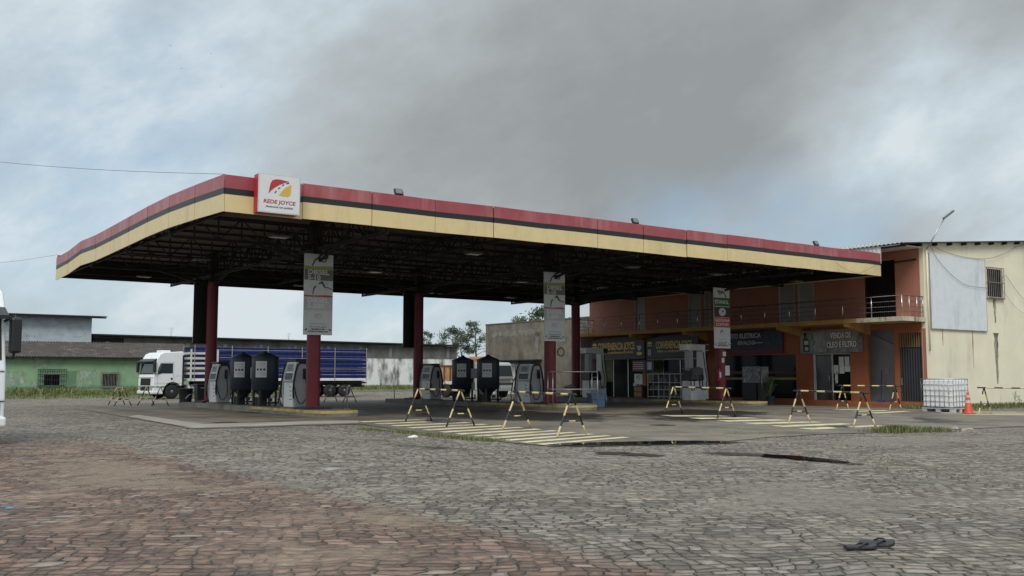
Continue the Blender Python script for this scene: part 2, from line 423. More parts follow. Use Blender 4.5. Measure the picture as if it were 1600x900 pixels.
# ================================================================== GROUND
def cobble_material():
    m = bpy.data.materials.new('cobblestones'); m.use_nodes = True
    t = m.node_tree; b = t.nodes['Principled BSDF']
    def n_(ty, **k):
        n = t.nodes.new(ty)
        for a, v in k.items(): setattr(n, a, v)
        return n
    def lk(a, c): t.links.new(a, c)
    def ma(op, a, b_=None, clamp=False):
        n = n_('ShaderNodeMath', operation=op); n.use_clamp = clamp
        for i, v in enumerate((a, b_)):
            if v is None: continue
            if isinstance(v, (int, float)): n.inputs[i].default_value = v
            else: lk(v, n.inputs[i])
        return n.outputs[0]
    def mr(v, a, b_, c=0., d=1., smooth=True):
        n = n_('ShaderNodeMapRange', interpolation_type='SMOOTHSTEP' if smooth else 'LINEAR'); lk(v, n.inputs['Value'])
        for k, q in zip(('From Min', 'From Max', 'To Min', 'To Max'), (a, b_, c, d)): n.inputs[k].default_value = q
        return n.outputs[0]
    def noise(vec, sc, det=5, rough=.6):
        n = n_('ShaderNodeTexNoise'); n.inputs['Scale'].default_value = sc; n.inputs['Detail'].default_value = det
        n.inputs['Roughness'].default_value = rough; lk(vec, n.inputs['Vector']); return n
    def mix(f, a, b_, bt='MIX'):
        n = n_('ShaderNodeMix', data_type='RGBA', blend_type=bt)
        for s, v in (('Factor', f), ('A', a), ('B', b_)):
            if isinstance(v, (int, float)): n.inputs[s].default_value = v
            elif isinstance(v, tuple): n.inputs[s].default_value = v+(1,)
            else: lk(v, n.inputs[s])
        return n.outputs['Result']
    co = n_('ShaderNodeTexCoord').outputs['Object']
    # hand-cut stones laid in wavering rows across the yard
    w = noise(co, .55, 2); w2 = noise(co, 4.5, 2)
    wv = n_('ShaderNodeVectorMath', operation='MULTIPLY_ADD'); lk(w.outputs['Color'], wv.inputs[0]); wv.inputs[1].default_value = (.9, .9, 0); lk(co, wv.inputs[2])
    wv2 = n_('ShaderNodeVectorMath', operation='MULTIPLY_ADD'); lk(w2.outputs['Color'], wv2.inputs[0]); wv2.inputs[1].default_value = (.14, .13, 0); lk(wv.outputs[0], wv2.inputs[2])
    mp = n_('ShaderNodeMapping'); mp.inputs['Rotation'].default_value = (0, 0, rad(31)); lk(wv2.outputs[0], mp.inputs['Vector'])
    sp = n_('ShaderNodeSeparateXYZ'); lk(mp.outputs[0], sp.inputs[0])
    SWX, SWY = .178, .150
    v_ = ma('DIVIDE', sp.outputs['Y'], SWY); row = ma('FLOOR', v_); fv = ma('FRACT', v_)
    wr = n_('ShaderNodeTexWhiteNoise', noise_dimensions='1D'); lk(row, wr.inputs['W'])
    u_ = ma('ADD', ma('DIVIDE', sp.outputs['X'], SWX), ma('MULTIPLY', wr.outputs['Value'], 17.3))
    # uneven widths along a row
    wob = n_('ShaderNodeTexNoise', noise_dimensions='2D'); wob.inputs['Scale'].default_value = .9; wob.inputs['Detail'].default_value = 1
    cw_ = n_('ShaderNodeCombineXYZ'); lk(u_, cw_.inputs[0]); lk(ma('MULTIPLY', row, 3.7), cw_.inputs[1]); lk(cw_.outputs[0], wob.inputs['Vector'])
    u_ = ma('ADD', u_, ma('MULTIPLY', wob.outputs['Fac'], .8))
    cell = ma('FLOOR', u_); fu = ma('FRACT', u_)
    eu = ma('MULTIPLY', ma('MINIMUM', fu, ma('SUBTRACT', 1., fu)), SWX*5); ev = ma('MULTIPLY', ma('MINIMUM', fv, ma('SUBTRACT', 1., fv)), SWY*5)
    edge_d = ma('MINIMUM', eu, ev)
    cc = n_('ShaderNodeCombineXYZ'); lk(cell, cc.inputs[0]); lk(row, cc.inputs[1])
    wn_ = n_('ShaderNodeTexWhiteNoise', noise_dimensions='2D'); lk(cc.outputs[0], wn_.inputs['Vector'])
    fine = noise(co, 34, 6, .7); med = noise(co, 5.5, 5); big = noise(co, .35, 5, .65); mid = noise(co, 1.1, 6, .68)
    ed = ma('ADD', edge_d, ma('MULTIPLY', ma('SUBTRACT', fine.outputs['Fac'], .5), .10))
    joint = mr(ed, .02, .09)
    sep = n_('ShaderNodeSeparateColor'); lk(wn_.outputs['Color'], sep.inputs[0])
    # grey stones
    gr = n_('ShaderNodeValToRGB'); lk(sep.outputs[0], gr.inputs[0])
    gr.color_ramp.elements[0].color = (.118, .096, .076, 1); gr.color_ramp.elements[1].color = (.36, .302, .24, 1)
    q = gr.color_ramp.elements.new(.5); q.color = (.232, .194, .155, 1)
    # red-brown stones on the near left
    rr = n_('ShaderNodeValToRGB'); lk(sep.outputs[1], rr.inputs[0])
    rr.color_ramp.elements[0].color = (.12, .068, .05, 1); rr.color_ramp.elements[1].color = (.31, .197, .145, 1)
    q = rr.color_ramp.elements.new(.55); q.color = (.19, .112, .082, 1)
    sxyz = n_('ShaderNodeSeparateXYZ'); lk(co, sxyz.inputs[0])
    side = ma('ADD', sxyz.outputs['X'], ma('MULTIPLY', ma('SUBTRACT', mid.outputs['Fac'], .5), .9))
    red = mr(side, 5.05, 5.5, 1., 0.)
    nearm = mr(sxyz.outputs['Y'], 19, 27, 1., 0.)
    red = ma('MULTIPLY', red, nearm)
    stone = mix(red, gr.outputs[0], rr.outputs[0])
    # each stone mottled; whole areas dusty, damp or mossy
    speck = noise(co, 16, 8, .8)
    stone = mix(mr(speck.outputs['Fac'], .50, .68, 0, .55), stone, mix(.65, stone, (.40, .36, .30)))
    stone = mix(mr(speck.outputs['Fac'], .50, .34, 0, .65), stone, mix(.75, stone, (.05, .044, .036)))
    stone = mix(mr(med.outputs['Fac'], .46, .70, 0, .5), stone, (.10, .09, .078))
    dust = mr(mid.outputs['Fac'], .52, .68, 0, .5)
    dustc = mix(red, (.26, .235, .195), (.30, .215, .155))
    stone = mix(dust, stone, dustc)
    green = ma('MULTIPLY', mr(big.outputs['Fac'], .46, .64, 0, .35), mr(red, 0, 1, 1, .1))
    stone = mix(green, stone, (.19, .175, .145))
    damp = mr(noise(co, .5, 7, .7).outputs['Fac'], .53, .66, 0, .6)
    stone = mix(damp, stone, mix(.6, stone, (.055, .048, .042)))
    # pale worn stones here and there
    stone = mix(ma('MULTIPLY', mr(sep.outputs[2], .965, .98), .6), stone, (.36, .31, .25))
    jf = mix(mr(mid.outputs['Fac'], .40, .66), (.010, .008, .006), (.055, .045, .033))
    moss = mr(big.outputs['Fac'], .5, .66, 0, .5)
    jf = mix(moss, jf, (.035, .045, .018))
    worn = mr(noise(co, .8, 6, .72).outputs['Fac'], .50, .64, 0, .42)
    worn2 = mr(noise(co, 3.1, 4, .6).outputs['Fac'], .50, .70, 0, .7)
    jm = ma('MAXIMUM', joint, ma('MAXIMUM', worn, worn2))
    col = mix(jm, jf, stone)
    sand = ma('MULTIPLY', mr(noise(co, .42, 7, .7).outputs['Fac'], .50, .66, 0, .62), mr(fine.outputs['Fac'], .25, .6, .6, 1.))
    col = mix(sand, col, mix(red, (.285, .245, .195), (.34, .25, .18)))
    lk(col, b.inputs['Base Color'])
    lk(mr(damp, 0, .5, .78, .50), b.inputs['Roughness'])
    b.inputs['Specular IOR Level'].default_value = .35
    hgt = ma('ADD', ma('MULTIPLY', mr(ed, 0., .30), 1.3), ma('MULTIPLY', sep.outputs[2], .5))
    # every stone sits a little crooked
    hgt = ma('ADD', hgt, ma('MULTIPLY', ma('SUBTRACT', fu, .5), ma('MULTIPLY', ma('SUBTRACT', sep.outputs[0], .5), 1.9)))
    hgt = ma('ADD', hgt, ma('MULTIPLY', ma('SUBTRACT', fv, .5), ma('MULTIPLY', ma('SUBTRACT', sep.outputs[1], .5), 2.2)))
    hgt = ma('ADD', hgt, ma('MULTIPLY', fine.outputs['Fac'], .45))
    hgt = ma('ADD', hgt, ma('MULTIPLY', med.outputs['Fac'], .55))
    bp = n_('ShaderNodeBump'); bp.inputs['Strength'].default_value = 1.; bp.inputs['Distance'].default_value = .028
    lk(hgt, bp.inputs['Height']); lk(bp.outputs[0], b.inputs['Normal'])
    return m
m_cob = cobble_material()
m_earth = mat('grass_and_earth', (.07, .085, .035), .95, var=.4, vs=.6, bump=.5, bs=6, dirt=(.14, .11, .07), ds=.4, da=.8)
# one sheet out to the horizon
xs = [-2600, -900, -300, -120, -70]+[x*1.0 for x in range(-45, 91)]+[110, 150, 300, 900, 2600]
ys = [-2600, -900, -300, -80, -30]+[y*1.0 for y in range(-12, 101)]+[120, 170, 300, 900, 2600]
mb = MB(); nx = len(xs)
mb.v = [Vector((x, y, g(max(-45, min(90, x)), max(-12, min(100, y))) - (0 if abs(x) < 120 and -40 < y < 125 else .25))) for y in ys for x in xs]
for j in range(len(ys)-1):
    for i in range(nx-1):
        mb.f.append([j*nx+i, j*nx+i+1, (j+1)*nx+i+1, (j+1)*nx+i])
        cx, cy = (xs[i]+xs[i+1])/2, (ys[j]+ys[j+1])/2
        mb.m.append(0 if -45 < cx < 60 and -12 < cy < 80 else 1); mb.sm.append(True)
struct(mb.build('ground', [m_cob, m_earth]))

# concrete forecourt
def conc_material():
    m = mat('forecourt_concrete', (.17, .140, .104), .75, var=.22, vs=.5, bump=.25, bs=25, dirt=(.062, .050, .038), ds=.45, da=.8, thr=.47)  # wide dirt cover, partly painting in the dimness under the canopy
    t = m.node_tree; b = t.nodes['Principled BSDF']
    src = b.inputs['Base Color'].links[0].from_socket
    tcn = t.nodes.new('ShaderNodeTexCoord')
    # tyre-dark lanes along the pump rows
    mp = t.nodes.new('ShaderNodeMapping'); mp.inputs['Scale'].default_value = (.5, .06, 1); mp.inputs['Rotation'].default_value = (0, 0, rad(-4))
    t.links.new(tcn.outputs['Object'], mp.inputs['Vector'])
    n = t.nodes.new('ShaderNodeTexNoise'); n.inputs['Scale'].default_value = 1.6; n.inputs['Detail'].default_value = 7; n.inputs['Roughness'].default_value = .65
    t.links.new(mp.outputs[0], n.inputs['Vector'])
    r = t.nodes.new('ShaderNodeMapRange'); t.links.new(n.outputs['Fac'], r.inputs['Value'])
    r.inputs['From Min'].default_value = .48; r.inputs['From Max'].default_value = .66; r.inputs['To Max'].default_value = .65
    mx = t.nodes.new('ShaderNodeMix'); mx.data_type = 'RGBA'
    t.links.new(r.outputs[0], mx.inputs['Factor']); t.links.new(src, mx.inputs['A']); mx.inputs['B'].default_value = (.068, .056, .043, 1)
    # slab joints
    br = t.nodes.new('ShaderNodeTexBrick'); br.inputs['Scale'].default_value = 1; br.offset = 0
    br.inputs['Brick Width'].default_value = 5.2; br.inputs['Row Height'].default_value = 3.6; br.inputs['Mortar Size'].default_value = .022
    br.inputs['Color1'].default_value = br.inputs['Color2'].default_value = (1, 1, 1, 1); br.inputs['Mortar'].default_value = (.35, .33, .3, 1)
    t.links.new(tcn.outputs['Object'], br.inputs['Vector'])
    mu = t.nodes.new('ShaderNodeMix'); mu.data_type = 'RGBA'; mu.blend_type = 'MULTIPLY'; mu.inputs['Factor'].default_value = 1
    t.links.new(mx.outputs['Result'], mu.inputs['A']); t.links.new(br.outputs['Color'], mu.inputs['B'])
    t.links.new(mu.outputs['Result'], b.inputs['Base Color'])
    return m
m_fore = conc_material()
edge = [(128, 640), (190, 651), (246, 661), (300, 671), (352, 669.5), (400, 668), (450, 666), (500, 664.5), (560, 663), (630, 673), (700, 681), (780, 690), (860, 698.5), (985, 691), (1060, 692),
        (1130, 691), (1200, 684), (1280, 679), (1365, 676.5), (1480, 672), (1600, 667), (1740, 661)]
poly = [gp(*p).to_2d() for p in edge]
poly = [(p.x, p.y) for p in poly]+[(38.5, 14), (38.6, 22.5), (41.75, 25.7), (41.75, 52), (30, 56), (12, 54)]
rj = random.Random(3)
fine_edge = []
for i in range(len(poly)):
    a, b = Vector(poly[i]), Vector(poly[(i+1) % len(poly)])
    k = max(1, int((b-a).length/.5)) if i < len(edge)-1 else 1
    for j in range(k):
        p = a.lerp(b, j/k)
        if i < len(edge)-1: p += Vector((rj.uniform(-.07, .07), rj.uniform(-.07, .07)))
        fine_edge.append((p.x, p.y))
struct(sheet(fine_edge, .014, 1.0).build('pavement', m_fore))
# the paler edge strip of the slab on the left
m_conc2 = mat('pale_concrete_strip', (.31, .28, .235), .8, var=.15, vs=1.2, dirt=(.15, .13, .11), ds=.8, da=.7)
st = [gp(*p) for p in ((200, 651.5), (246, 660), (302, 669.6), (400, 666.8), (500, 663.4), (560, 662))]
si = [gp(*p) for p in ((560, 658), (500, 658.5), (400, 661.5), (318, 663.5), (258, 655), (216, 649))]
struct(sheet([(p.x, p.y) for p in st+si], .020, 1.0).build('pavement_strip', m_conc2))

# painted hatching
m_hat = mat('worn_cream_paint', (.56, .49, .30), .65, var=.14, vs=3, dirt=(.17, .145, .112), ds=2.0, da=.95, thr=.50)
def hatch(name, L0, L1, R0, R1, n, fill=.55):
    mb = MB()
    for i in range(n):
        for t0 in (i/n,):
            t1 = t0+fill/n
            lp = lambda a, b, t: (a[0]+(b[0]-a[0])*t, a[1]+(b[1]-a[1])*t)
            q = [lp(L0, L1, t0), lp(L0, L1, t1), lp(R0, R1, t1), lp(R0, R1, t0)]
            sh = sheet([(lambda p: (p.x, p.y))(gp(*k)) for k in q], .022, 1.0)
            mb.add(sh.v, sh.f)
    return struct(mb.build(name, m_hat))
hatch('road_marking', (558, 659.5), (862, 698.5), (672, 655.5), (1000, 686.5), 12, .44)
hatch('road_marking', (1030, 649.5), (1290, 674.5), (1120, 650), (1410, 668.5), 6, .5)
hatch('road_marking', (1300, 640.5), (1385, 648), (1352, 640), (1440, 644.5), 3, .5)
hatch('road_marking', (1440, 643.5), (1520, 650), (1600, 644.5), (1640, 651), 3, .45)
# drain hollow with standing water, oily channel
m_water = glassmat('dark_standing_water', (.006, .006, .006), .03)
m_mud = mat('dark_wet_mud', (.022, .019, .016), .35, var=.4, vs=3, bump=.4, bs=9)
def pdist(p, poly):
    best = 1e9
    for i in range(len(poly)):
        a, b = Vector(poly[i]), Vector(poly[(i+1) % len(poly)]); d = b-a
        t = max(0, min(1, (p-a).dot(d)/max(1e-9, d.length_squared))); best = min(best, (p-(a+d*t)).length)
    return best
def blobsheet(name, pxs, lift, m, jit=.05, w=.25, step=.3):
    ps = [gp(*p) for p in pxs]; out = []
    for i in range(len(ps)):
        a, b = ps[i], ps[(i+1) % len(ps)]; k = max(2, int((b-a).length/.35))
        for j in range(k):
            p = a.lerp(b, j/k); out.append((p.x+rj.uniform(-jit, jit), p.y+rj.uniform(-jit, jit)))
    o = sheet(out, lift, step).build(name, m)
    at = o.data.attributes.new('edge', 'FLOAT', 'POINT')
    at.data.foreach_set('value', [min(1., pdist(Vector((v.co.x, v.co.y)), out)/w) for v in o.data.vertices])
    return struct(o)
soften(m_water, 1, 1.6, .7, .25, .5); soften(m_mud, .95, 3.0, 1.5, .45, .95)
m_oil_shade = soften(mat('oil_and_shade_stain', (.020, .017, .014), .45, var=.4, vs=2), .8, 1.1, 1.1)
m_sand = soften(mat('sand_drift', (.33, .255, .185), .95, var=.12, vs=4, dirt=(.22, .16, .115), ds=5, da=.7), .45, 1.7, 1.5)
m_rsand = soften(mat('grey_sand_drift', (.30, .265, .215), .95, var=.12, vs=4, dirt=(.20, .175, .14), ds=5, da=.7), .40, 1.7, 1.5)
blobsheet('wet_mud', [(830, 696), (880, 692.2), (985, 689), (1100, 688.5), (1180, 690.5), (1185, 694), (1120, 696), (1030, 698), (930, 700), (850, 699.5)], .0185, m_mud, .05, .4, .2)
blobsheet('puddle', [(860, 695.2), (930, 692.2), (1040, 689.8), (1135, 690.4), (1150, 693), (1060, 695.2), (960, 697), (880, 698)], .0235, m_water, .05, .22, .15)
blobsheet('wet_mud', [(905, 705), (990, 706.5), (1050, 711), (1045, 716), (985, 713.5), (915, 711)], .0145, m_mud, .05, .22, .15)
blobsheet('wet_mud', [(1080, 705), (1180, 707.5), (1260, 712), (1350, 722), (1390, 729.5), (1340, 729.5), (1240, 720.5), (1160, 714), (1090, 710)], .0105, m_mud, .05, .32, .15)
blobsheet('puddle', [(1185, 709.8), (1255, 713.2), (1330, 722), (1345, 727), (1245, 720), (1185, 714.5)], .0165, m_water, .04, .2, .12)
blobsheet('wet_mud', [(640, 655), (700, 655), (735, 658.5), (715, 662.5), (655, 662)], .0245, m_mud, .06, .5, .2)
blobsheet('wet_mud', [(1275, 665.5), (1330, 665.5), (1355, 669.5), (1300, 671.5)], .0255, m_mud, .06, .4, .2)
blobsheet('oil_and_shade_stain', [(330, 645), (560, 652), (640, 648), (600, 640), (420, 636)], .0165, m_oil_shade, .2, 1.6, .5)  # oil stains that also put canopy shade into the slab colour
blobsheet('oil_and_shade_stain', [(600, 652), (760, 660), (960, 662), (1000, 648), (800, 640), (640, 641)], .0167, m_oil_shade, .2, 1.8, .5)
blobsheet('oil_and_shade_stain', [(980, 660), (1180, 662), (1240, 645), (1060, 638), (960, 644)], .0169, m_oil_shade, .2, 1.8, .5)
blobsheet('oil_and_shade_stain', [(590, 690), (700, 697), (770, 703), (740, 709), (620, 702), (560, 696)], .0068, m_oil_shade, .1, .9, .3)
blobsheet('oil_and_shade_stain', [(1390, 640), (1440, 648), (1560, 662), (1500, 668), (1400, 660)], .0171, m_oil_shade, .2, 1.4, .5)
blobsheet('sand_drift', [(-30, 705), (120, 700), (330, 722), (470, 768), (430, 785), (250, 780), (60, 776), (-30, 790)], .0062, m_sand, .2, 1.6, .4)
blobsheet('sand_drift', [(420, 795), (620, 788), (740, 805), (800, 822), (700, 845), (520, 832)], .0063, m_sand, .15, .8, .3)
blobsheet('sand_drift', [(1000, 760), (1250, 745), (1420, 775), (1500, 800), (1350, 822), (1150, 800)], .0064, m_rsand, .15, 1.0, .3)
blobsheet('sand_drift', [(380, 676), (520, 671), (640, 690), (520, 688)], .0065, m_rsand, .15, .8, .3)
blobsheet('sand_drift', [(1130, 688), (1300, 682), (1500, 676), (1620, 690), (1480, 705), (1290, 700)], .0066, m_rsand, .2, 1.8, .4)
# drain covers set in the slab
m_iron = mat('rusty_cast_iron', (.06, .045, .038), .7, var=.3, vs=5)
for (px, py), lb in (((352, 661.5), 'flat iron drain cover in the concrete near the slab corner'), ((1035, 665.5), 'oval iron drain cover on open concrete between the hatched areas')):
    p = gp(px, py); mb = MB(); mb.lathe([(.0, .012), (.36, .012), (.38, .0)], 24, caps=False)
    for k in range(-3, 4): mb.box(-.28, .28, k*.08-.015, k*.08+.015, .012, .02)
    tag(mb.build('drain_cover', m_iron, loc=(p.x, p.y, p.z+.014)), lb, 'drain cover')
# spilled blue and white paint on the cobbles
m_pb = soften(mat('spilt_blue_paint', (.14, .27, .36), .6, var=.2, vs=6), .7, 5, 1.8, .65, 1.4)
m_pw = soften(mat('spilt_white_paint', (.52, .52, .52), .6, var=.15, vs=6), .7, 6, 1.9, .6, 1.4)
blobsheet('paint_stain', [(-20, 786), (22, 784), (60, 789), (50, 797), (0, 799), (-25, 797)], .0072, m_pb, .03, .22, .1)
blobsheet('paint_stain', [(60, 798), (110, 793), (165, 796), (150, 803), (90, 805)], .0073, m_pw, .03, .5, .12)
blobsheet('paint_stain', [(252, 786), (285, 781), (318, 784), (305, 790), (265, 791)], .0074, m_pw, .02, .2, .1)
blobsheet('paint_stain', [(318, 774), (345, 769.5), (382, 767), (384, 772), (350, 776), (322, 778)], .0075, m_pw, .02, .2, .1)
blobsheet('paint_stain', [(482, 733), (515, 728.5), (547, 730), (543, 736), (505, 737.5)], .0076, m_pw, .02, .2, .1)
# grass: blades one could not count
m_grass = leafmat('grass_blades', [(.05, .075, .018), (.11, .14, .035), (.22, .20, .07)])
def grass(name, area_pts, n, h, w=.012, seed=1):
    rg = random.Random(seed); mb = MB()
    for _ in range(n):
        x, y = area_pts(rg); z = g(x, y); hh = h*rg.uniform(.35, 1.15); a = rg.uniform(0, 2*PI); ln = rg.uniform(.1, .6)*hh
        d = Vector((math.cos(a), math.sin(a), 0)); s_ = Vector((-d.y, d.x, 0))*w*rg.uniform(.6, 1.5)
        b = Vector((x, y, z)); m_ = b+d*ln*.35+Vector((0, 0, hh*.6)); t_ = b+d*ln+Vector((0, 0, hh))
        mb.add([b-s_, b+s_, m_+s_*.7, m_-s_*.7, t_], [(0, 1, 2, 3), (3, 2, 4)])
    return struct(mb.build(name, m_grass), 'stuff')
def along(pts, spread):
    ps = [gp(*p) for p in pts]
    def f(rg):
        k = rg.randrange(len(ps)-1); p = ps[k].lerp(ps[k+1], rg.random()); s = spread*min(1, abs(rg.gauss(0, .6)))*rg.choice((-1, 1))
        return p.x+s*rg.uniform(-1, 1), p.y+s
    return f
grass('grass', along([(560, 671), (620, 676), (690, 683), (740, 688), (770, 690)], .30), 1500, .09, .007, 2)
grass('grass', along([(1366, 676), (1400, 675.5), (1440, 674.5), (1472, 674)], .42), 1500, .15, .008, 3)
grass('grass', along([(1385, 675), (1400, 675.5), (1418, 675.3)], .22), 900, .20, .008, 13)
m_lawn = mat('rough_lawn', (.10, .125, .04), .95, var=.45, vs=1.2, bump=.6, bs=5, dirt=(.20, .16, .09), ds=.6, da=.6)
struct(sheet([(3, 84.5), (34, 84.5), (34, 79), (26, 77.4), (18, 76.6), (10, 77.2), (3, 76)], .012, 1.5).build('lawn', m_lawn))
struct(sheet([(34, 89.5), (70, 89.5), (70, 86), (58, 84.6), (46, 85.2), (34, 84.4)], .013, 1.5).build('lawn', m_lawn))
grass('grass', lambda r: (r.uniform(4, 34), 83.4-abs(r.gauss(0, 3.0))), 20000, .22, .022, 4)
grass('grass', lambda r: (4+30*r.choice((.08, .2, .33, .41, .6, .78, .9))+r.gauss(0, .9), 83.2-abs(r.gauss(0, 1.6))), 5000, .48, .024, 14)
grass('grass', lambda r: (r.uniform(30, 72), 88.8-abs(r.gauss(0, 2.2))), 14000, .42, .025, 5)
grass('grass', lambda r: (r.uniform(38.6, 58), 25.4-abs(r.gauss(0, .9))), 7000, .22, .013, 6)
grass('grass', along([(1100, 680), (1180, 676), (1300, 690), (1420, 735), (1580, 760)], 1.6), 500, .05, .006, 8)
m_rubble = mat('broken_kerb_stone', (.30, .24, .20), .9, var=.3, vs=6)
for (px, py), lb in (((1488, 671), 'broken reddish kerb stone right of the grass tuft'), ((1512, 673), 'pale broken kerb piece at the edge of the cobbles'), ((646, 683.5), 'small crumpled white paper scrap on the cobbles')):
    p = gp(px, py); mb = MB(); rg = random.Random(px)
    big_ = px > 1000
    mb.lathe([(0.01, 0), (.26, 0.0), (.22, .05), (.1, .075), (.01, .07)], 9, caps=False)
    for v in mb.v:
        v.x *= (1.1 if big_ else .35)+rg.uniform(-.25, .25); v.y *= (.5 if big_ else .3)+rg.uniform(-.1, .1); v.z *= (1 if big_ else .6)*rg.uniform(.7, 1.2)
    for i in range(len(mb.sm)): mb.sm[i] = False
    tag(mb.build('kerb_stone' if big_ else 'paper_scrap', m_rubble if big_ else m_paper, loc=p+Vector((0, 0, .003))), lb, 'stone' if big_ else 'litter')

# pair of flip-flops left on the stones
m_flip = mat('worn_black_rubber', (.028, .029, .031), .7, var=.25, vs=9)
def sandal(px, py, rz, lb):
    p = gp(px, py); t = thing('flip_flop', lb, 'sandal', (p.x, p.y, p.z+.012), rz, 'pair of flip-flops on the cobbles')
    out = [(-.135, .02), (-.125, .045), (-.08, .052), (-.02, .044), (.04, .052), (.095, .058), (.135, .04), (.148, .008), (.135, -.025), (.09, -.045), (.03, -.04), (-.04, -.034), (-.1, -.04), (-.13, -.02)]
    mb = MB(); n = len(out)
    vs = [(x, y, 0) for x, y in out]+[(x*1.02, y*1.02, .022+.016*(x > .1)+.012*(x < -.1)) for x, y in out]
    mb.add(vs, [tuple(reversed(range(n))), tuple(range(n, 2*n))]+[(i, (i+1) % n, (i+1) % n+n, i+n) for i in range(n)])
    mb.build('sole', m_flip, t, bevel=.006)
    mb = MB()
    mb.tube([(-.025, .05, .014), (.02, .04, .042), (.06, .02, .05), (.082, .006, .016)], [.007, .009, .009, .006], 8)
    mb.tube([(-.025, -.036, .014), (.02, -.028, .042), (.06, -.004, .05), (.082, .006, .016)], [.007, .009, .009, .006], 8)
    mb.build('strap', m_dark, t)
    if px > 1350: t.rotation_euler = (rad(20), rad(-3), rz); t.location.z += .014
sandal(1344, 859.5, rad(-30), 'left black flip-flop of the pair lying on the grey cobbles')
sandal(1370, 856.5, rad(-52), 'right black flip-flop of the pair, strap twisted, on the cobbles')

# ================================================================== PUMP ISLANDS
IX = (14.5, 25.0, 35.2)
Y0, Y1, ZI = 30.0, 45.4, .31
def island(x, lb):
    t = thing('pump_island', lb, 'pump island', (x, 0, 0), 0, 'kerbed pump islands under the canopy')
    out = [(-.75, Y0+.4), (-.65, Y0+.1), (-.4, Y0), (.4, Y0), (.65, Y0+.1), (.75, Y0+.4), (.75, Y1-.3), (.6, Y1), (-.6, Y1), (-.75, Y1-.3)]
    n = len(out); mb = MB()
    vs = [(a, b, -.1) for a, b in out]+[(a, b, ZI) for a, b in out]
    mb.add(vs, [tuple(range(n, 2*n))]+[(i, (i+1) % n, (i+1) % n+n, i+n) for i in range(n)])
    mb.build('slab', m_conc, t, bevel=.025)
    mb = MB()
    for i in range(n):
        a, b = out[i], out[(i+1) % n]
        if a[1] > 40 and b[1] > 40: continue
        A = Vector((a[0], a[1], 0)); B = Vector((b[0], b[1], 0)); d = (B-A).normalized(); nn = Vector((d.y, -d.x, 0))*.008
        A += nn; B += nn
        if B.y > 38: B = A+(B-A)*.4
        if A.y > 38: A = B+(A-B)*.4
        inn = -nn.normalized()*.14
        up = Vector((0, 0, ZI+.006)); lo = Vector((0, 0, ZI-.085))
        mb.quad(A+lo, B+lo, B+up, A+up); mb.quad(A+up, B+up, B+up+inn, A+up+inn)
    mb.build('yellow_kerb_edge', m_kerby, t)
    for cy in (32.3, 43.1):
        MB().box(-.5, .5, cy-.5, cy+.5, ZI, ZI+.07).build('plinth', m_dark, t, bevel=.01)
    return t
island(IX[0], 'concrete pump island nearest the parked crate truck, with rounded yellow nose')
island(IX[1], 'middle concrete pump island, between the two open lanes')
island(IX[2], 'concrete pump island in front of the shop doors, long yellow kerb line')

# ================================================================== CANOPY
CX0, CX1, CY0, CY1 = 9.25, 40.0, 26.8, 49.5
ZB, ZT = 6.04, 7.09
can = thing('fuel_canopy', 'wide fuel station canopy with red, black and cream yellow fascia on six red columns', 'canopy', ((CX0+CX1)/2, (CY0+CY1)/2, 0))
co_ = Vector(can.location)
def cl(x, y, z=0): return Vector((x, y, z))-co_
def fascia(name, A, B, n, first=1., outn=(0, -1, 0), wob=.02, seed=1, zb0=ZB, zb1=ZB, last=1.):
    """row of painted sheet panels from A to B"""
    rg = random.Random(seed); mb = MB(); A, B = Vector(A), Vector(B); on = Vector(outn)
    ws = [first]+[1]*(n-2)+[last]; tot = sum(ws); s = 0
    for i, w in enumerate(ws):
        a = A.lerp(B, s/tot+.0003); s += w; b = A.lerp(B, s/tot-.0003)
        o0, o1 = on*rg.uniform(-wob, wob), on*rg.uniform(-wob, wob); dz0, dz1 = rg.uniform(-wob, wob)*.6, rg.uniform(-wob, wob)*.6
        z0 = ZB+(zb0-ZB)*0; hs = ((ZB, ZB+.47*(ZT-ZB), 2), (ZB+.47*(ZT-ZB), ZB+.64*(ZT-ZB), 1), (ZB+.64*(ZT-ZB), ZT, 0))
        for za, zb, mi in hs:
            f = [a+o0+Vector((0, 0, za+dz0)), b+o1+Vector((0, 0, za+dz1)), b+o1+Vector((0, 0, zb+dz1)), a+o0+Vector((0, 0, zb+dz0))]
            bk = [v-on*.03 for v in f]
            mb.add(f+bk, [(0, 1, 2, 3), (7, 6, 5, 4), (0, 4, 5, 1), (2, 6, 7, 3), (1, 5, 6, 2), (0, 3, 7, 4)], mi)
    mb.v = [v-co_ for v in mb.v]
    return mb.build(name, [m_red, m_blk, m_yel], can)
fascia('front_fascia', (CX0+.03, CY0, 0), (CX1, CY0, 0), 14, 1.03, (0, -1, 0), .022, 4, last=.55)
jt = []
for px, py in ((88, 403), (107, 392), (127, 376.5), (150, 367), (174, 354), (202, 338.5), (231, 321), (265, 300), (305, 289), (347, 270)):
    p = atX(px, py, CX0); jt.append((p.y, p.z))
jt[0] = (CY1, min(jt[0][1], ZT)); jt[-1] = (CY0, ZT)
jt = [(y, ZT+max(-.22, min(.16, z-ZT))) for y, z in jt]
mb = MB()
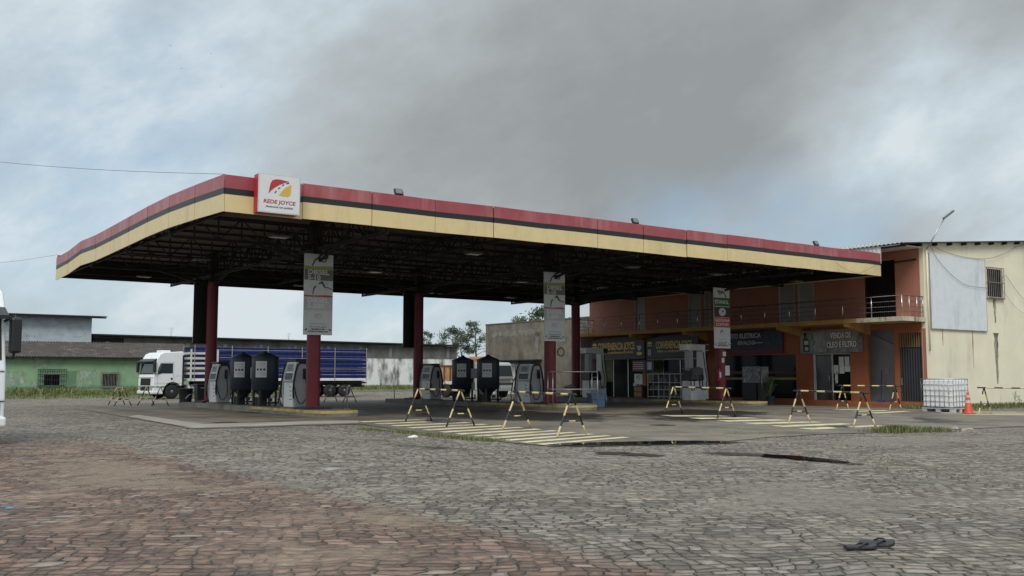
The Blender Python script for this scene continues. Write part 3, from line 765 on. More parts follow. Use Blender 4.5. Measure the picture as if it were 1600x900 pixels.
for (ya, za), (yb, zb) in zip(jt, jt[1:]):
    ya -= .022; yb += .022
    for f0, f1, mi in ((0, .47, 2), (.47, .64, 1), (.64, 1, 0)):
        hh = ZT-ZB
        q = [(CX0, ya, za-hh*(1-f0)), (CX0, yb, zb-hh*(1-f0)), (CX0, yb, zb-hh*(1-f1)), (CX0, ya, za-hh*(1-f1))]
        bk = [(x+.03, y, z) for x, y, z in q]
        mb.add([Vector(v)-co_ for v in q+bk], [(0, 1, 2, 3), (7, 6, 5, 4), (0, 4, 5, 1), (2, 6, 7, 3), (1, 5, 6, 2), (0, 3, 7, 4)], mi)
mb.build('side_fascia', [m_red, m_blk, m_yel], can)
fascia('back_fascia', (CX1, CY1, 0), (CX0+.03, CY1, 0), 14, 1, (0, 1, 0), .02, 6)
fascia('side_fascia', (CX1, CY0+.03, 0), (CX1, CY1-.03, 0), 9, 1, (1, 0, 0), .01, 7)
# dark backing sheets behind the seams and the inner fascia faces
mb = MB()
mb.box(CX0+.08, CX1-.08, CY0+.05, CY0+.07, ZB+.05, ZT-.04); mb.box(CX0+.05, CX0+.07, CY0+.08, CY1-.08, ZB+.14, ZT-.14)
mb.box(CX0+.08, CX1-.08, CY1-.09, CY1-.07, ZB-.02, ZT-.04); mb.box(CX1-.07, CX1-.05, CY0+.08, CY1-.1, ZB+.05, ZT-.04)
mb.v = [v-co_ for v in mb.v]
mb.build('fascia_backing', m_steel, can)
mb = MB()
corrugated(mb, (CX0+.12, CY0+.1, ZT-.17), (CX1-CX0-.24, 0, 0), (0, CY1-CY0-.2, 0), 150, .022)
mb.v = [v-co_ for v in mb.v]
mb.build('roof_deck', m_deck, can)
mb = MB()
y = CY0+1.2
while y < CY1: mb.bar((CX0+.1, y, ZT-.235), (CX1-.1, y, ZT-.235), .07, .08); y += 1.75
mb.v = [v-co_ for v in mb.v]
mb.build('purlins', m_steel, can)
def truss(A, B, zt, zb, step, w=.05, taper=None):
    mb = MB(); A, B = Vector(A), Vector(B); n = max(2, round((B-A).length/step))
    P = lambda k, z: A.lerp(B, k/n)+Vector((0, 0, z))-co_
    zbk = (lambda k: zb) if taper is None else taper
    for k in range(n):
        mb.bar(P(k, zt), P(k+1, zt), w*1.3, w*1.3); mb.bar(P(k, zbk(k/n)), P(k+1, zbk((k+1)/n)), w*1.5, w*1.5)
        mb.bar(P(k, zt), P(k, zbk(k/n)), w*.8, w*.8)
        a, b = (zt, zbk((k+1)/n)) if k % 2 else (zbk(k/n), zt)
        mb.bar(P(k, a), P(k+1, b), w*.8, w*.8)
    mb.bar(P(n, zt), P(n, zbk(1)), w*.8, w*.8)
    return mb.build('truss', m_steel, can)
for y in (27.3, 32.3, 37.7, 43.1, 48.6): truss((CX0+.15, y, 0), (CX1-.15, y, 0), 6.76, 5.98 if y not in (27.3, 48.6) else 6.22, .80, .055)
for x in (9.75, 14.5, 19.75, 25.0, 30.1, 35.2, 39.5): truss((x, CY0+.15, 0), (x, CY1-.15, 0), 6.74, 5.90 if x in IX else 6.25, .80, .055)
for x in IX:       # raking struts from each column head
    for y in (32.3, 43.1):
        mb = MB()
        for dx, dy in ((1, 0), (-1, 0), (0, 1), (0, -1)):
            mb.bar(cl(x+dx*.2, y+dy*.2, 5.45), cl(x+dx*2.6, y+dy*2.6, 6.05), .08)
            mb.bar(cl(x+dx*.2, y+dy*.2, 5.60), cl(x+dx*2.6, y+dy*2.6, 6.22), .05)
        mb.build('column_strut', m_steel, can)
        mb = MB(); mb.lathe([(.245, ZI+.07), (.245, 5.6)], 24); mb.box(-.3, .3, -.3, .3, ZI+.06, ZI+.1)
        mb.box(-.17, .17, -.17, .17, 5.6, 6.9, 1)
        mb.build('column', [m_colred, m_steel], can, cl(x, y))
m_conduit = mat('grey_conduit', (.10, .10, .10), .5)
for x in IX:
    mb = MB(); mb.tube([cl(x, CY0+.3, 5.95), cl(x, CY1-.3, 5.95)], .03, 6); mb.tube([cl(x, 37.7, 5.93), cl(x+8.0 if x < 30 else x+4, 37.7, 5.93)], .025, 6)
    mb.build('conduit', m_conduit, can)

# lamps hanging under the deck (switched off)
m_lampbody = mat('lamp_housing', (.10, .10, .10), .5)
k = 0
lamp0 = None
for x in (12.2, 19.7, 27.5, 32.5, 38.0):
    for y in (30.0, 37.7, 45.6):
        if lamp0 is None:
            lamp0 = thing('canopy_lamp', 'unlit flat floodlight hung under the canopy deck', 'lamp', (x, y, 5.9), 0, 'unlit lamps under the canopy')
            MB().box(-.3, .3, -.2, .2, 0, .07).build('housing', m_lampbody, lamp0, bevel=.02)
            MB().box(-.26, .26, -.16, .16, -.006, 0).build('lens', mat('lamp_lens', (.22, .22, .21), .2), lamp0)
            MB().box(-.02, .02, -.02, .02, .07, .4).build('bracket', m_steel, lamp0)
        else: dup(lamp0, (x, y, 5.9))
# floodlights on top of the fascia
def flood(p, rz, lb):
    t = thing('floodlight', lb, 'floodlight', p, rz, 'floodlights on the canopy edge')
    MB().box(-.14, .14, -.045, .045, .06, .27, M=Matrix.Rotation(rad(-25), 4, 'X')).build('housing', m_blk, t, bevel=.015)
    MB().box(-.11, .11, -.050, -.045, .085, .245, M=Matrix.Rotation(rad(-25), 4, 'X')).build('lens', mat('dull_lens', (.16, .16, .16), .3), t)
    mb = MB(); mb.bar((-.15, 0, 0), (-.15, .05, .18), .018); mb.bar((.15, 0, 0), (.15, .05, .18), .018); mb.bar((-.15, 0, 0), (.15, 0, 0), .018)
    mb.build('bracket', m_blk, t)
for px, py, lb in ((624, 306, 'small black floodlight on the front fascia nearest the square sign'), (994, 351, 'small black floodlight halfway along the front fascia'), (1277, 387, 'small black floodlight at the shop end of the front fascia')):
    p = atY(px, py, CY0+.1); flood((p.x, CY0+.1, ZT-.02), 0, lb)
p = atX(203, 335, CX0+.1); flood((CX0+.1, p.y, ZT-.03), rad(-90), 'small black floodlight tilted on the side fascia')
# ================================================================== SIGNS ON THE CANOPY
def flat(mb, pts, y, m=0, th=.004):
    """thin printed shape in x,z standing proud of y"""
    mb.prism(pts, y-th, y, m); return mb
def logo_shapes(parent, sc, y, mred, myel, mdk, cx=0, cz=0):
    def q(px, py): return (cx+sc*(px-294)/327*1.24, cz-sc*(py-(283+(px-140)*.11))/345*1.1)
    mb = MB(); flat(mb, [q(*p) for p in ((208, 292), (216, 235), (222, 200), (236, 174), (262, 164), (300, 167), (372, 186), (330, 197), (290, 216), (255, 240), (228, 265))], y)
    mb.build('emblem_leaf', mred, parent)
    mb = MB(); flat(mb, [q(*p) for p in ((386, 213), (385, 270), (380, 306), (362, 321), (335, 319), (288, 311), (305, 283), (325, 255), (350, 232))], y)
    mb.build('emblem_leaf', myel, parent)
    mb = MB()
    for a, b in (((256, 290), (268, 268)), ((282, 252), (297, 237)), ((313, 222), (328, 210)), ((345, 203), (368, 198))):
        A, B = Vector(q(*a)), Vector(q(*b)); d = (B-A).normalized(); nn = Vector((-d.y, d.x))*.014*sc
        flat(mb, [tuple(A-nn), tuple(B-nn), tuple(B+nn), tuple(A+nn)], y)
    mb.build('emblem_dashes', mdk, parent)
t = thing('square_sign', 'square white sign box with red and yellow road emblem on canopy corner', 'sign', (10.73, 26.42, 6.615))
MB().box(-.615, .615, .03, .37, -.545, .545).build('sign_box', mat('sign_box_red', (.42, .02, .025), .45), t)
MB().box(-.63, .63, 0, .03, -.56, .56).build('frame', m_lgrey, t, bevel=.006)
MB().box(-.60, .60, -.004, 0, -.53, .53).build('face', m_sign, t)
logo_shapes(t, 1, -.006, m_sred, m_syel, m_print, 0, 0)
text('lettering', 'REDE JOYCE', .152, m_sred, t, (0, -.007, -.235), 1.14, shear=.12, bold=.0028)
text('lettering', 'Abastecendo com qualidade', .082, m_print, t, (0, -.007, -.375), .88, shear=.2)

def nozzle(mb, x, z, s, m=0, flip=1):
    """drawing of a fuel nozzle"""
    f = lambda a, b: (x+flip*a*s, -.012, z+b*s)
    mb.tube([f(-.32, -.22), f(-.22, -.02), f(-.1, .07)], .012*s*2, 5, m)
    mb.tube([f(-.1, .07), f(.1, .06), f(.3, .12)], .03*s*1.6, 5, m)
    mb.tube([f(-.02, .05), f(.05, -.05), f(.2, -.06), f(.24, .06)], .012*s*1.6, 5, m)
PW, PH = 1.09, 2.84
def panel(lb, x, yy, z0, rz, kind):
    t = thing('price_panel', lb, 'sign', (x, yy, z0), rz, 'tall fuel panels on the columns')
    w = PW/2; Z = lambda fr: PH*(1-fr)
    MB().box(-w, w, 0, .03, 0, PH).build('panel', mat('panel_white', (.55, .55, .55), .5, var=.06), t, bevel=.004)
    mb = MB()
    for z in (.5, PH-.5): mb.box(-.2, .2, .03, .14, z-.03, z+.03)
    mb.build('bracket', m_steel, t)
    def band(a, b, m, name, wavy=0):
        top = [(w-.008-i*(2*w-.016)/10, Z(a)+wavy*math.sin(i*.6+.5)) for i in range(11)]
        mb = MB(); flat(mb, [(-w+.008, Z(b)), (w-.008, Z(b))]+top, 0); mb.build(name, m, t)
    if kind == 'back':
        MB().box(-w+.01, w-.01, .03, .036, .01, PH-.01).build('backing', m_steel, t)
        MB().box(-w-.02, w+.02, .03, .06, -.02, .02).build('frame', m_steel, t)
        return t
    if kind == 'diesel':
        mb = MB(); nozzle(mb, .05, Z(.075), .95); mb.build('nozzle_drawing', m_print, t)
        band(.15, .19, m_olive, 'colour_band', .015); band(.191, .325, m_sgrey, 'name_band')
        text('lettering', 'DIESEL', .225, m_paper, t, (-w+.13, -.006, Z(.228)), 1.22, 'LEFT', bold=.0045); text('lettering', 'S-10', .225, m_paper, t, (-w+.13, -.006, Z(.295)), 1.2, 'LEFT', bold=.0045)
        mb = MB(); f = lambda a, b: (a, -.012, Z(b))
        mb.tube([f(-.22, .5), f(-.18, .43), f(-.12, .40)], [.015, .02, .03], 6); mb.tube([f(.0, .37), f(.12, .345), f(.2, .39), f(.26, .415), f(.36, .41), f(.48, .43)], [.02, .04, .03, .015, .015, .015], 6)
        mb.build('nozzle_drawing', m_print, t)
        band(.51, .53, m_sred, 'colour_band', .012); band(.531, .70, m_fade, 'name_band')
        text('lettering', 'DIESEL', .225, m_sign, t, (-w+.13, -.006, Z(.575)), 1.22, 'LEFT', bold=.0045); text('lettering', 'S-500', .225, m_sign, t, (-w+.13, -.006, Z(.645)), 1.2, 'LEFT', bold=.0045)
        logo_shapes(t, .40, -.002, m_fade, m_lgrey, m_print, -.02, Z(.795))
        text('lettering', 'REDE JOYCE', .10, m_fade, t, (0, -.006, Z(.865)), 1.1)
    else:
        mb = MB(); nozzle(mb, .0, Z(.09), .9, flip=-1)
        mb.build('nozzle_drawing', mat('print_moss', (.09, .10, .05), .5), t)
        band(.165, .305, m_green, 'name_band'); text('lettering', 'ETANOL', .235, m_paper, t, (0, -.006, Z(.237)), 1.05, bold=.004)
        band(.315, .485, mat('print_dark_brown', (.035, .022, .02), .5), 'picture')
        mb = MB(); mb.prism([(.24*math.cos(a*PI/9)+.02, Z(.40)+.19*math.sin(a*PI/9)) for a in range(18)], -.012, -.006); mb.build('nozzle_drawing', m_lgrey, t)
        mb = MB(); mb.prism([(.05*math.cos(a*PI/6)+.04, Z(.39)+.05*math.sin(a*PI/6)) for a in range(12)], -.018, -.012); mb.build('nozzle_tip', m_print, t)
        band(.49, .655, m_sred, 'name_band'); text('lettering', 'GASOLINA', .205, m_paper, t, (0, -.006, Z(.54)), 1.0, bold=.003); text('lettering', 'COMUM', .205, m_paper, t, (0, -.006, Z(.61)), 1.1, bold=.003)
        logo_shapes(t, .42, -.002, mat('print_brown', (.20, .13, .09), .5), m_lgrey, m_fade, 0, Z(.765))
        text('lettering', 'REDE JOYCE', .10, m_fade, t, (0, -.006, Z(.855)), 1.1)
    for fr, s in ((.90, 'Abastecendo com qualidade'),): text('lettering', s, .052, m_sgrey, t, (0, -.006, Z(fr)), 1.1)
    text('lettering', 'PAGAMENTO NO', .066, m_print, t, (0, -.006, Z(.93)), 1., bold=.002)
    text('lettering', 'CARTÃO DE CRÉDITO COM', .062, m_print, t, (0, -.006, Z(.958)), .95, bold=.002)
    for sg in (-1, 1):
        mb = MB(); mb.tube([(sg*(w-.06), -.01, Z(.945)), (sg*(w-.13), -.01, Z(.925))], .018, 6); mb.build('mark', m_print, t)
    return t
panel('white fuel panel with olive band, on the front column nearest the canopy corner', 14.48, 31.93, 2.885, 0, 'diesel')
panel('white fuel panel with olive band, on the middle front column', 24.97, 31.93, 2.885, 0, 'diesel')
panel('green and red fuel panel on the front column by the shops', 34.95, 31.93, 2.76, 0, 'etanol')
panel('dark reverse of a fuel panel behind the rear column, near the parked crate truck', 14.32, 43.47, 2.9, PI, 'back')
panel('dark reverse of a fuel panel behind the middle rear column', 24.86, 43.47, 2.9, PI, 'back')

# ================================================================== PUMPS, TANKS, THINGS ON THE ISLANDS
def hose(p, r, name, parent): return MB().tube(p, r, 7).build(name, m_rub, parent)
def shield_pump(loc, lb):
    t = thing('fuel_pump', lb, 'fuel pump', loc, 0, 'rounded grey fuel pumps')
    MB().box(-.30, .30, -.42, .42, .04, .93).build('lower_cabinet', m_pwhite, t, bevel=.02)
    MB().box(-.38, .38, -.52, .52, 0, .04).build('base_plate', m_conc, t)
    mb = MB(); mb.prism([(-.32, .98), (.32, .98), (.20, 1.66), (-.20, 1.66)], -.40, .40); mb.build('display_housing', m_pwhite, t, bevel=.02)
    MB().box(-.33, .33, -.42, .42, .93, .975).build('shelf', m_pgrey, t, bevel=.008)
    for sx_ in (-1, 1):
        S = lambda z: sx_*(.326-(z-.98)*.1765)
        mb = MB(); mb.add([(S(1.02), -.34, 1.02), (S(1.02), .34, 1.02), (S(1.26), .34, 1.26), (S(1.26), -.34, 1.26)], [(0, 1, 2, 3), (3, 2, 1, 0)]); mb.build('display', m_screen, t)
        mb = MB(); mb.add([(S(1.31), -.36, 1.31), (S(1.31), .36, 1.31), (S(1.6), .33, 1.6), (S(1.6), -.33, 1.6)], [(0, 1, 2, 3), (3, 2, 1, 0)]); d = mb.build('price_plate', m_sign, t)
        mb = MB()
        for k in range(4): z = 1.36+k*.055; mb.bar((S(z)+sx_*.002, -.22, z), (S(z+.02)+sx_*.002, .2, z+.0), .012, .02)
        mb.build('print', m_print, d)
        mb = MB()
        for k, z in enumerate((.3, .45, .6, .75)): mb.box(sx_*.302-.002, sx_*.302+.002, -.3+.05*(k % 2), -.1, z, z+.025)
        mb.build('sticker', m_print, t)
    out = [(-.26, .04), (-.33, .35), (-.345, .65), (-.32, .95), (-.26, 1.3), (-.2, 1.5), (-.12, 1.6), (.12, 1.6), (.2, 1.5), (.26, 1.3), (.32, .95), (.345, .65), (.33, .35), (.26, .04)]
    for sy in (-1, 1):
        y = sy*.43
        mb = MB(); mb.prism(out, min(y, y+sy*.11), max(y, y+sy*.11)); mb.build('side_shield', m_pgrey, t, bevel=.03)
        yo = y+sy*.125
        hose([(a*1.02, yo, b*1.0+.02) for a, b in out[1:-1]], .032, 'shield_trim', t)
        MB().box(.02, .13, min(yo-sy*.03, yo+sy*.05), max(yo-sy*.03, yo+sy*.05), 1.05, 1.42).build('nozzle_boot', m_dark, t, bevel=.015)
        n_ = MB(); n_.tube([(.075, yo+sy*.09, 1.30), (.08, yo+sy*.09, 1.12), (.09, yo+sy*.06, 1.02)], [.03, .035, .02], 8); n_.build('nozzle', m_dark, t)
        hose([(.09, yo+sy*.06, 1.04), (.13, yo+sy*.06, .7), (.12, yo+sy*.05, .35), (0, yo+sy*.05, .16), (-.16, yo+sy*.05, .2), (-.27, yo+sy*.04, .5), (-.33, yo+sy*.03, .8)], .017, 'hose', t)
        hose([(.30, yo, 1.0), (.42, yo+sy*.1, .8), (.27, yo+sy*.12, .45), (.24, yo+sy*.1, .28), (.36, yo+sy*.04, .1)], .018, 'hose', t)
    hose([(-.2, .5, 1.35), (-.26, .78, .95), (-.22, 1.02, .4), (-.12, 1.12, .08), (.0, .85, .03), (.05, .6, .03)], .022, 'hose', t)
    MB().box(-.24, .24, -.48, .48, 1.66, 1.76).build('cap', m_dark, t, bevel=.03)
    return t
pmp = shield_pump((14.5, 41.9, ZI), 'white fuel pump with grey shield side, beside the rear column nearest the crate truck')
dup(pmp, (14.5, 33.75, ZI), 0, 'white fuel pump with grey shield side, beside the front column of the nearest island')
dup(pmp, (25, 41.85, ZI), 0, 'white fuel pump with grey shield side, right of the middle rear column')
dup(pmp, (25, 33.75, ZI), 0, 'white fuel pump with grey shield side, left of the middle front column')
def vat(loc, lb, box_side):
    t = thing('filter_tank', lb, 'tank', loc, 0, 'dark cone roofed tanks between the pumps')
    MB().lathe([(.49, .60), (.51, .62), (.51, 1.83), (.50, 1.85)], 28).build('vessel', m_navy, t)
    MB().lathe([(.52, 1.85), (.53, 1.88), (.09, 2.06), (.07, 2.11), (.02, 2.12)], 28).build('conical_lid', m_navy, t)
    MB().lathe([(.16, .28), (.18, .36), (.42, .60)], 24).build('funnel', m_navy, t)
    for k in range(4):
        a = PI/4+k*PI/2; MB().bar((.45*math.cos(a), .45*math.sin(a), 0), (.45*math.cos(a), .45*math.sin(a), .85), .07).build('leg', m_dark, t)
    mb = MB(); mb.tube([(.0, 0, .3), (.0, 0, .12), (.35, -.2, .12), (.35, -.5, .12), (.35, -.5, .3)], .035, 8); mb.lathe([(.09, .18), (.09, .3)], 12, M=Matrix.Translation((.1, -.3, 0))); mb.box(-.25, .1, .0, .36, .0, .34); mb.build('pipework', m_dark, t)
    # curved paper label
    mb = MB(); a0, a1, r = rad(-155), rad(-105), .514; k = 8
    for (z0, z1, ra, mi) in ((1.10, 1.72, 0, 0), (1.60, 1.64, .003, 1), (1.52, 1.555, .003, 1), (1.36, 1.44, .003, 2), (1.26, 1.285, .003, 1), (1.19, 1.215, .003, 1)):
        b0, b1 = (a0, a1) if mi == 0 else (a0+.1, a1-.1)
        for i in range(k):
            p, q = b0+(b1-b0)*i/k, b0+(b1-b0)*(i+1)/k; R_ = r+ra
            if mi == 2 and i % 3 == 2: continue
            mb.quad((R_*math.cos(p), R_*math.sin(p), z0), (R_*math.cos(q), R_*math.sin(q), z0), (R_*math.cos(q), R_*math.sin(q), z1), (R_*math.cos(p), R_*math.sin(p), z1), mi)
    mb.build('label', [m_paper, m_fade, m_print], t)
    if box_side:
        mb = MB(); mb.box(.1, .38, -.62, -.45, 1.05, 1.5); mb.build('control_box', m_pgrey, t, bevel=.01)
        MB().box(.14, .3, -.60, -.5, .52, .85).build('filter_bowl', m_pgrey, t, bevel=.03)
    return t
v0 = vat((14.5, 39.1, ZI), 'navy cone-roofed tank with control box, rear one on the nearest island', True)
v1 = vat((14.5, 36.75, ZI), 'navy cone-roofed tank, front one on the nearest island', False)
dup(v0, (25, 38.95, ZI), 0, 'navy cone-roofed tank with control box, rear one on the middle island')
dup(v1, (25, 36.85, ZI), 0, 'navy cone-roofed tank, front one on the middle island')
# gate-shaped pumps on the third island
def gate_pump(loc, lb):
    t = thing('fuel_pump', lb, 'fuel pump', loc, 0, 'tall gate-shaped fuel pumps')
    MB().box(-.42, .42, -.30, .30, 0, .92).build('lower_cabinet', m_pwhite, t, bevel=.02)
    mb = MB(); mb.prism([(-.40, .94), (.40, .94), (.36, 1.42), (-.36, 1.42)], -.26, .26); mb.build('display_housing', m_dark, t, bevel=.02)
    mb = MB(); mb.box(-.3, .3, -.285, -.262, 1.15, 1.38); mb.build('display', m_screen, t)
    mb = MB(); mb.box(-.26, .26, -.29, -.285, 1.05, 1.12); mb.build('price_plate', m_pgrey, t)
    mb = MB(); mb.prism([(.48, 0), (.86, 0), (.84, 1.0), (.74, 1.7), (.70, 2.38), (.52, 2.38), (.5, 1.2)], -.22, .22); mb.build('hose_column', m_pwhite, t, bevel=.02)
    mb = MB(); mb.box(-.36, -.10, -.16, .16, 1.42, 2.38); mb.build('post', m_pgrey, t, bevel=.015)
    MB().box(-.60, .92, -.26, .26, 2.38, 2.68).build('top_beam', m_pwhite, t, bevel=.02)
    MB().box(.62, .93, -.267, -.26, 2.40, 2.66).build('beam_end_patch', m_dark, t)
    for sx_ in (.44, .62):
        hose([(sx_+.06, -.25, 2.3), (sx_+.1, -.3, 1.6), (sx_+.2, -.34, 1.0), (sx_+.1, -.36, .6), (sx_-.15, -.34, .5), (sx_-.3, -.34, .7), (sx_-.28, -.32, 1.1)], .022, 'hose', t)
        n_ = MB(); n_.tube([(sx_-.28, -.30, 1.25), (sx_-.28, -.36, 1.1), (sx_-.27, -.33, .95)], [.03, .04, .025], 8); n_.build('nozzle', m_dark, t)
    hose([(-.3, -.28, 1.2), (-.46, -.33, .9), (-.42, -.36, .45), (-.25, -.34, .5), (-.2, -.32, 1.0)], .022, 'hose', t)
    return t
gpm = gate_pump((34.75, 33.7, ZI), 'tall gate-shaped fuel pump beside the column with the green and red panel')
dup(gpm, (34.75, 41.2, ZI), 0, 'tall gate-shaped fuel pump at the far end, behind the blue bin')
# clear film wrapped over the nearer one's display
m_film = glassmat('grey_plastic_film', (.30, .31, .32), .15)
mb = MB(); mb.prism([(-.44, .98), (.44, .98), (.38, 1.5), (.1, 1.6), (-.34, 1.52)], -.33, -.315); mb.box(-.44, .44, -.315, .3, 1.5, 1.52)
rg = random.Random(4)
tag(mb.build('plastic_cover', mat('crumpled_film', (.10, .105, .11), .18, var=.6, vs=9, bump=.9, bs=7), loc=(34.75, 33.7, ZI)), 'crumpled dark plastic film over the nearer gate-shaped pump', 'plastic cover')
# black bins at the rear end of the nearest island
m_bin = mat('black_bin', (.016, .017, .018), .5, var=.2)
t = thing('rubbish_bin', 'round black drum with pale handle at the rear end of the nearest island', 'bin', (13.95, 44.75, ZI))
MB().lathe([(.26, 0), (.31, .55), (.32, .56), (.32, .6)], 20).build('body', m_bin, t)
MB().tube([(-.1, -.33, .15), (.05, -.36, .32), (.2, -.30, .36)], .02, 6).build('handle', m_lgrey, t)
t = thing('rubbish_bin', 'taller square black bin with lid behind the round drum', 'bin', (14.75, 45.0, ZI))
mb = MB(); mb.prism([(-.24, 0), (.24, 0), (.29, .72), (-.29, .72)], -.26, .26); mb.build('body', m_bin, t, bevel=.03)
MB().box(-.31, .31, -.3, .3, .72, .78).build('lid', m_bin, t, bevel=.02)
MB().box(-.15, .15, -.31, -.30, .6, .64).build('label_strip', m_lgrey, t)
# steel work trolley and blue bin at the nose of the middle island
t = thing('steel_trolley', 'open tubular steel rack at the front end of the middle island', 'rack', (25.1, 30.95, ZI), rad(-22))
w2, d2, h2 = .93, .36, 1.32
for sx_ in (-1, 1):
    for sy in (-1, 1): MB().tube([(sx_*w2, sy*d2, 0), (sx_*w2, sy*d2, h2)], .024, 8).build('leg', m_metal, t)
mb = MB()
for z in (.03, .62, h2):
    for sy in (-1, 1): mb.tube([(-w2, sy*d2, z), (w2, sy*d2, z)], .022, 8)
    for sx_ in (-1, 1): mb.tube([(sx_*w2, -d2, z), (sx_*w2, d2, z)], .022, 8)
mb.build('rail', m_metal, t)
MB().box(-w2+.03, w2-.03, -d2+.03, d2-.03, .635, .65).build('shelf', m_metal, t)
mb = MB(); mb.tube([(-.3, 0, .69), (0, -.05, .74), (.25, .05, .70)], [.05, .08, .04], 8)
tag(mb.build('rag', m_dark, loc=(25.0, 30.95, ZI)), 'dark rag lying on the shelf of the steel rack', 'rag')
m_bluebin = mat('faded_blue_plastic', (.10, .19, .31), .55, var=.1)
p = gp(939, 637)
t = thing('blue_bin', 'square faded blue plastic bin on the ground beside the steel rack', 'bin', (p.x, p.y+.3, p.z+.0), rad(-25))
mb = MB(); mb.prism([(-.29, 0), (.29, 0), (.35, .6), (-.35, .6)], -.3, .3); mb.build('body', m_bluebin, t, bevel=.03)
mb = MB()
for a in ((-.37, .37, -.33, -.29), (-.37, .37, .29, .33), (-.37, -.33, -.29, .29), (.33, .37, -.29, .29)): mb.box(*a, .56, .62)
mb.build('rim', m_bluebin, t, bevel=.01)
mb = MB(); mb.tube([(-.36, -.335, .38), (.36, -.335, .38)], .012, 6); mb.tube([(.36, -.335, .02), (.36, -.335, .6)], .012, 6); mb.build('wire', m_metal, t)
# hose reel ring hanging on the middle front column
mb = MB(); mb.tube([(.17*math.cos(a*PI/9), 0, .17*math.sin(a*PI/9)) for a in range(18)], .022, 6, closed=True)
tag(mb.build('hose_coil', m_rub, loc=(25.32, 31.98, 2.45)), 'small coil of black hose hung on the middle front column', 'hose')
# fire extinguisher and notices on the column by the shops
t = thing('fire_extinguisher', 'red fire extinguisher with white label hung on the column by the shops', 'extinguisher', (34.83, 32.08, 1.25))
MB().lathe([(.085, 0), (.09, .02), (.09, .48), (.05, .56), (.03, .6)], 14).build('cylinder', m_sred, t)
MB().box(-.06, .06, -.096, -.086, .14, .4).build('label', m_paper, t)
mb = MB(); mb.tube([(0, 0, .6), (0, 0, .66), (.08, -.02, .68)], .02, 6); mb.tube([(0, -.02, .63), (-.1, -.06, .45), (-.1, -.06, .2)], .012, 6); mb.build('valve', m_dark, t)
for i, (dx, z, w, h, lb) in enumerate(((-.02, 2.50, .22, .2, 'crumpled pale notice high on the column by the shops'), (-.12, 2.2, .18, .22, 'torn pale notice below the fuel panel on the column by the shops'), (.17, 1.72, .3, .46, 'white notice sheet taped to the column by the shops'))):
    mb = MB(); mb.box(-w/2, w/2, 0, .004, -h/2, h/2)
    tag(mb.build('notice', m_paper, loc=(35.2+dx, 32.05-.0+.0-.012, z)), lb, 'notice')

# ================================================================== STRIPED BARRIERS
def barrier(pa, pb, lb, feet, h=.96, over=.22, seed=1):
    rg = random.Random(seed)
    A, B = gp(*pa), gp(*pb); A.z += .012; B.z += .012
    mid = (A+B)/2; d = (B-A); d.z = 0; ln = d.length; d.normalize()
    fa, fb = gp(*feet[0]), gp(*feet[1]); foot = (fb-fa); foot.z = 0; foot = Matrix.Rotation(-math.atan2(d.y, d.x), 3, 'Z') @ (foot/2)
    t = thing('barrier', lb, 'barrier', tuple(mid), math.atan2(d.y, d.x), 'striped trestle barriers')
    za, zb = A.z-mid.z, B.z-mid.z
    def striped(name, a, b, n, ph, r=.024):
        mb = MB(); a, b = Vector(a), Vector(b)
        for k in range(n): mb.tube([a.lerp(b, k/n), a.lerp(b, (k+1)/n)], r, 8, (k+ph) % 2, caps=k in (0, n-1))
        mb.build(name, [m_bar_k, m_bar_y], t)
    for s_, z, x in ((-1, za, -ln/2), (1, zb, ln/2)):
        tilt = rg.uniform(-.03, .03)
        for sy in (-1, 1): striped('leg', (x+tilt+sy*foot.x, sy*foot.y, z), (x+sy*foot.x*.04, sy*foot.y*.04, z+h), 4, 1 if seed % 2 else 0)
        fr = .36; yy = foot*(1-fr)
        striped('brace', (x+tilt*.6-yy.x, -yy.y, z+h*fr), (x+tilt*.6+yy.x, yy.y, z+h*fr), 3, 0, .018)
    striped('rail', (-ln/2-over, 0, za+h+.012), (ln/2+over, 0, zb+h+.012), 9, 0, .026)
    return t
barrier((653.5, 660), (719, 667), 'striped barrier on the near hatching, left one of the two', ((698, 667.5), (742, 666)), seed=2)
barrier((808, 671.5), (893.5, 682), 'striped barrier on the near hatching, closest to the dark puddle', ((871, 684), (917, 680.5)), seed=3)
barrier((1053, 648.5), (1136, 654), 'striped barrier in front of the column with the green and red panel', ((1122, 655), (1151, 653)), seed=4)
barrier((1249, 661), (1350, 668.5), 'striped barrier beside the grass tuft, in front of the oil banner door', ((1332, 669), (1367, 667.5)), seed=5)
barrier((1317, 640.5), (1400, 642), 'striped barrier close to the orange shop wall and grey stairway', ((1308, 640.5), (1327, 640)), seed=7)
barrier((1539, 647.5), (1640, 650), 'striped barrier by the cream wall, cut off at the photo edge', ((1530, 648), (1549, 646)), seed=9)
barrier((182, 633), (192, 634.5), 'striped barrier seen end-on in front of the green building', ((169, 633.5), (195, 633)), .80, seed=10)
barrier((228, 634), (250, 634.5), 'striped barrier in front of the white truck cab', ((238, 634.5), (264, 634)), .84, seed=12)
barrier((517, 629), (546, 629.5), 'striped barrier behind the nearest island, below the crate load', ((508, 628.5), (529, 628)), .80, seed=14)
# stubby posts
for px, y0_, y1_, lb, m in ((542, 605, 639, 'short pale post on the nose of the nearest island', m_conduit), (616, 604, 624, 'thin rusty stake behind the middle island', m_iron)):
    p = gp(px, y1_); top = atY(px, y0_, p.y); mb = MB(); mb.tube([(0, 0, 0), (0, 0, top.z-p.z)], .035, 8); mb.box(-.1, .1, -.1, .1, 0, .03)
    tag(mb.build('post', m_lgrey if m is m_conduit else m, loc=p+Vector((0, 0, .012))), lb, 'post')
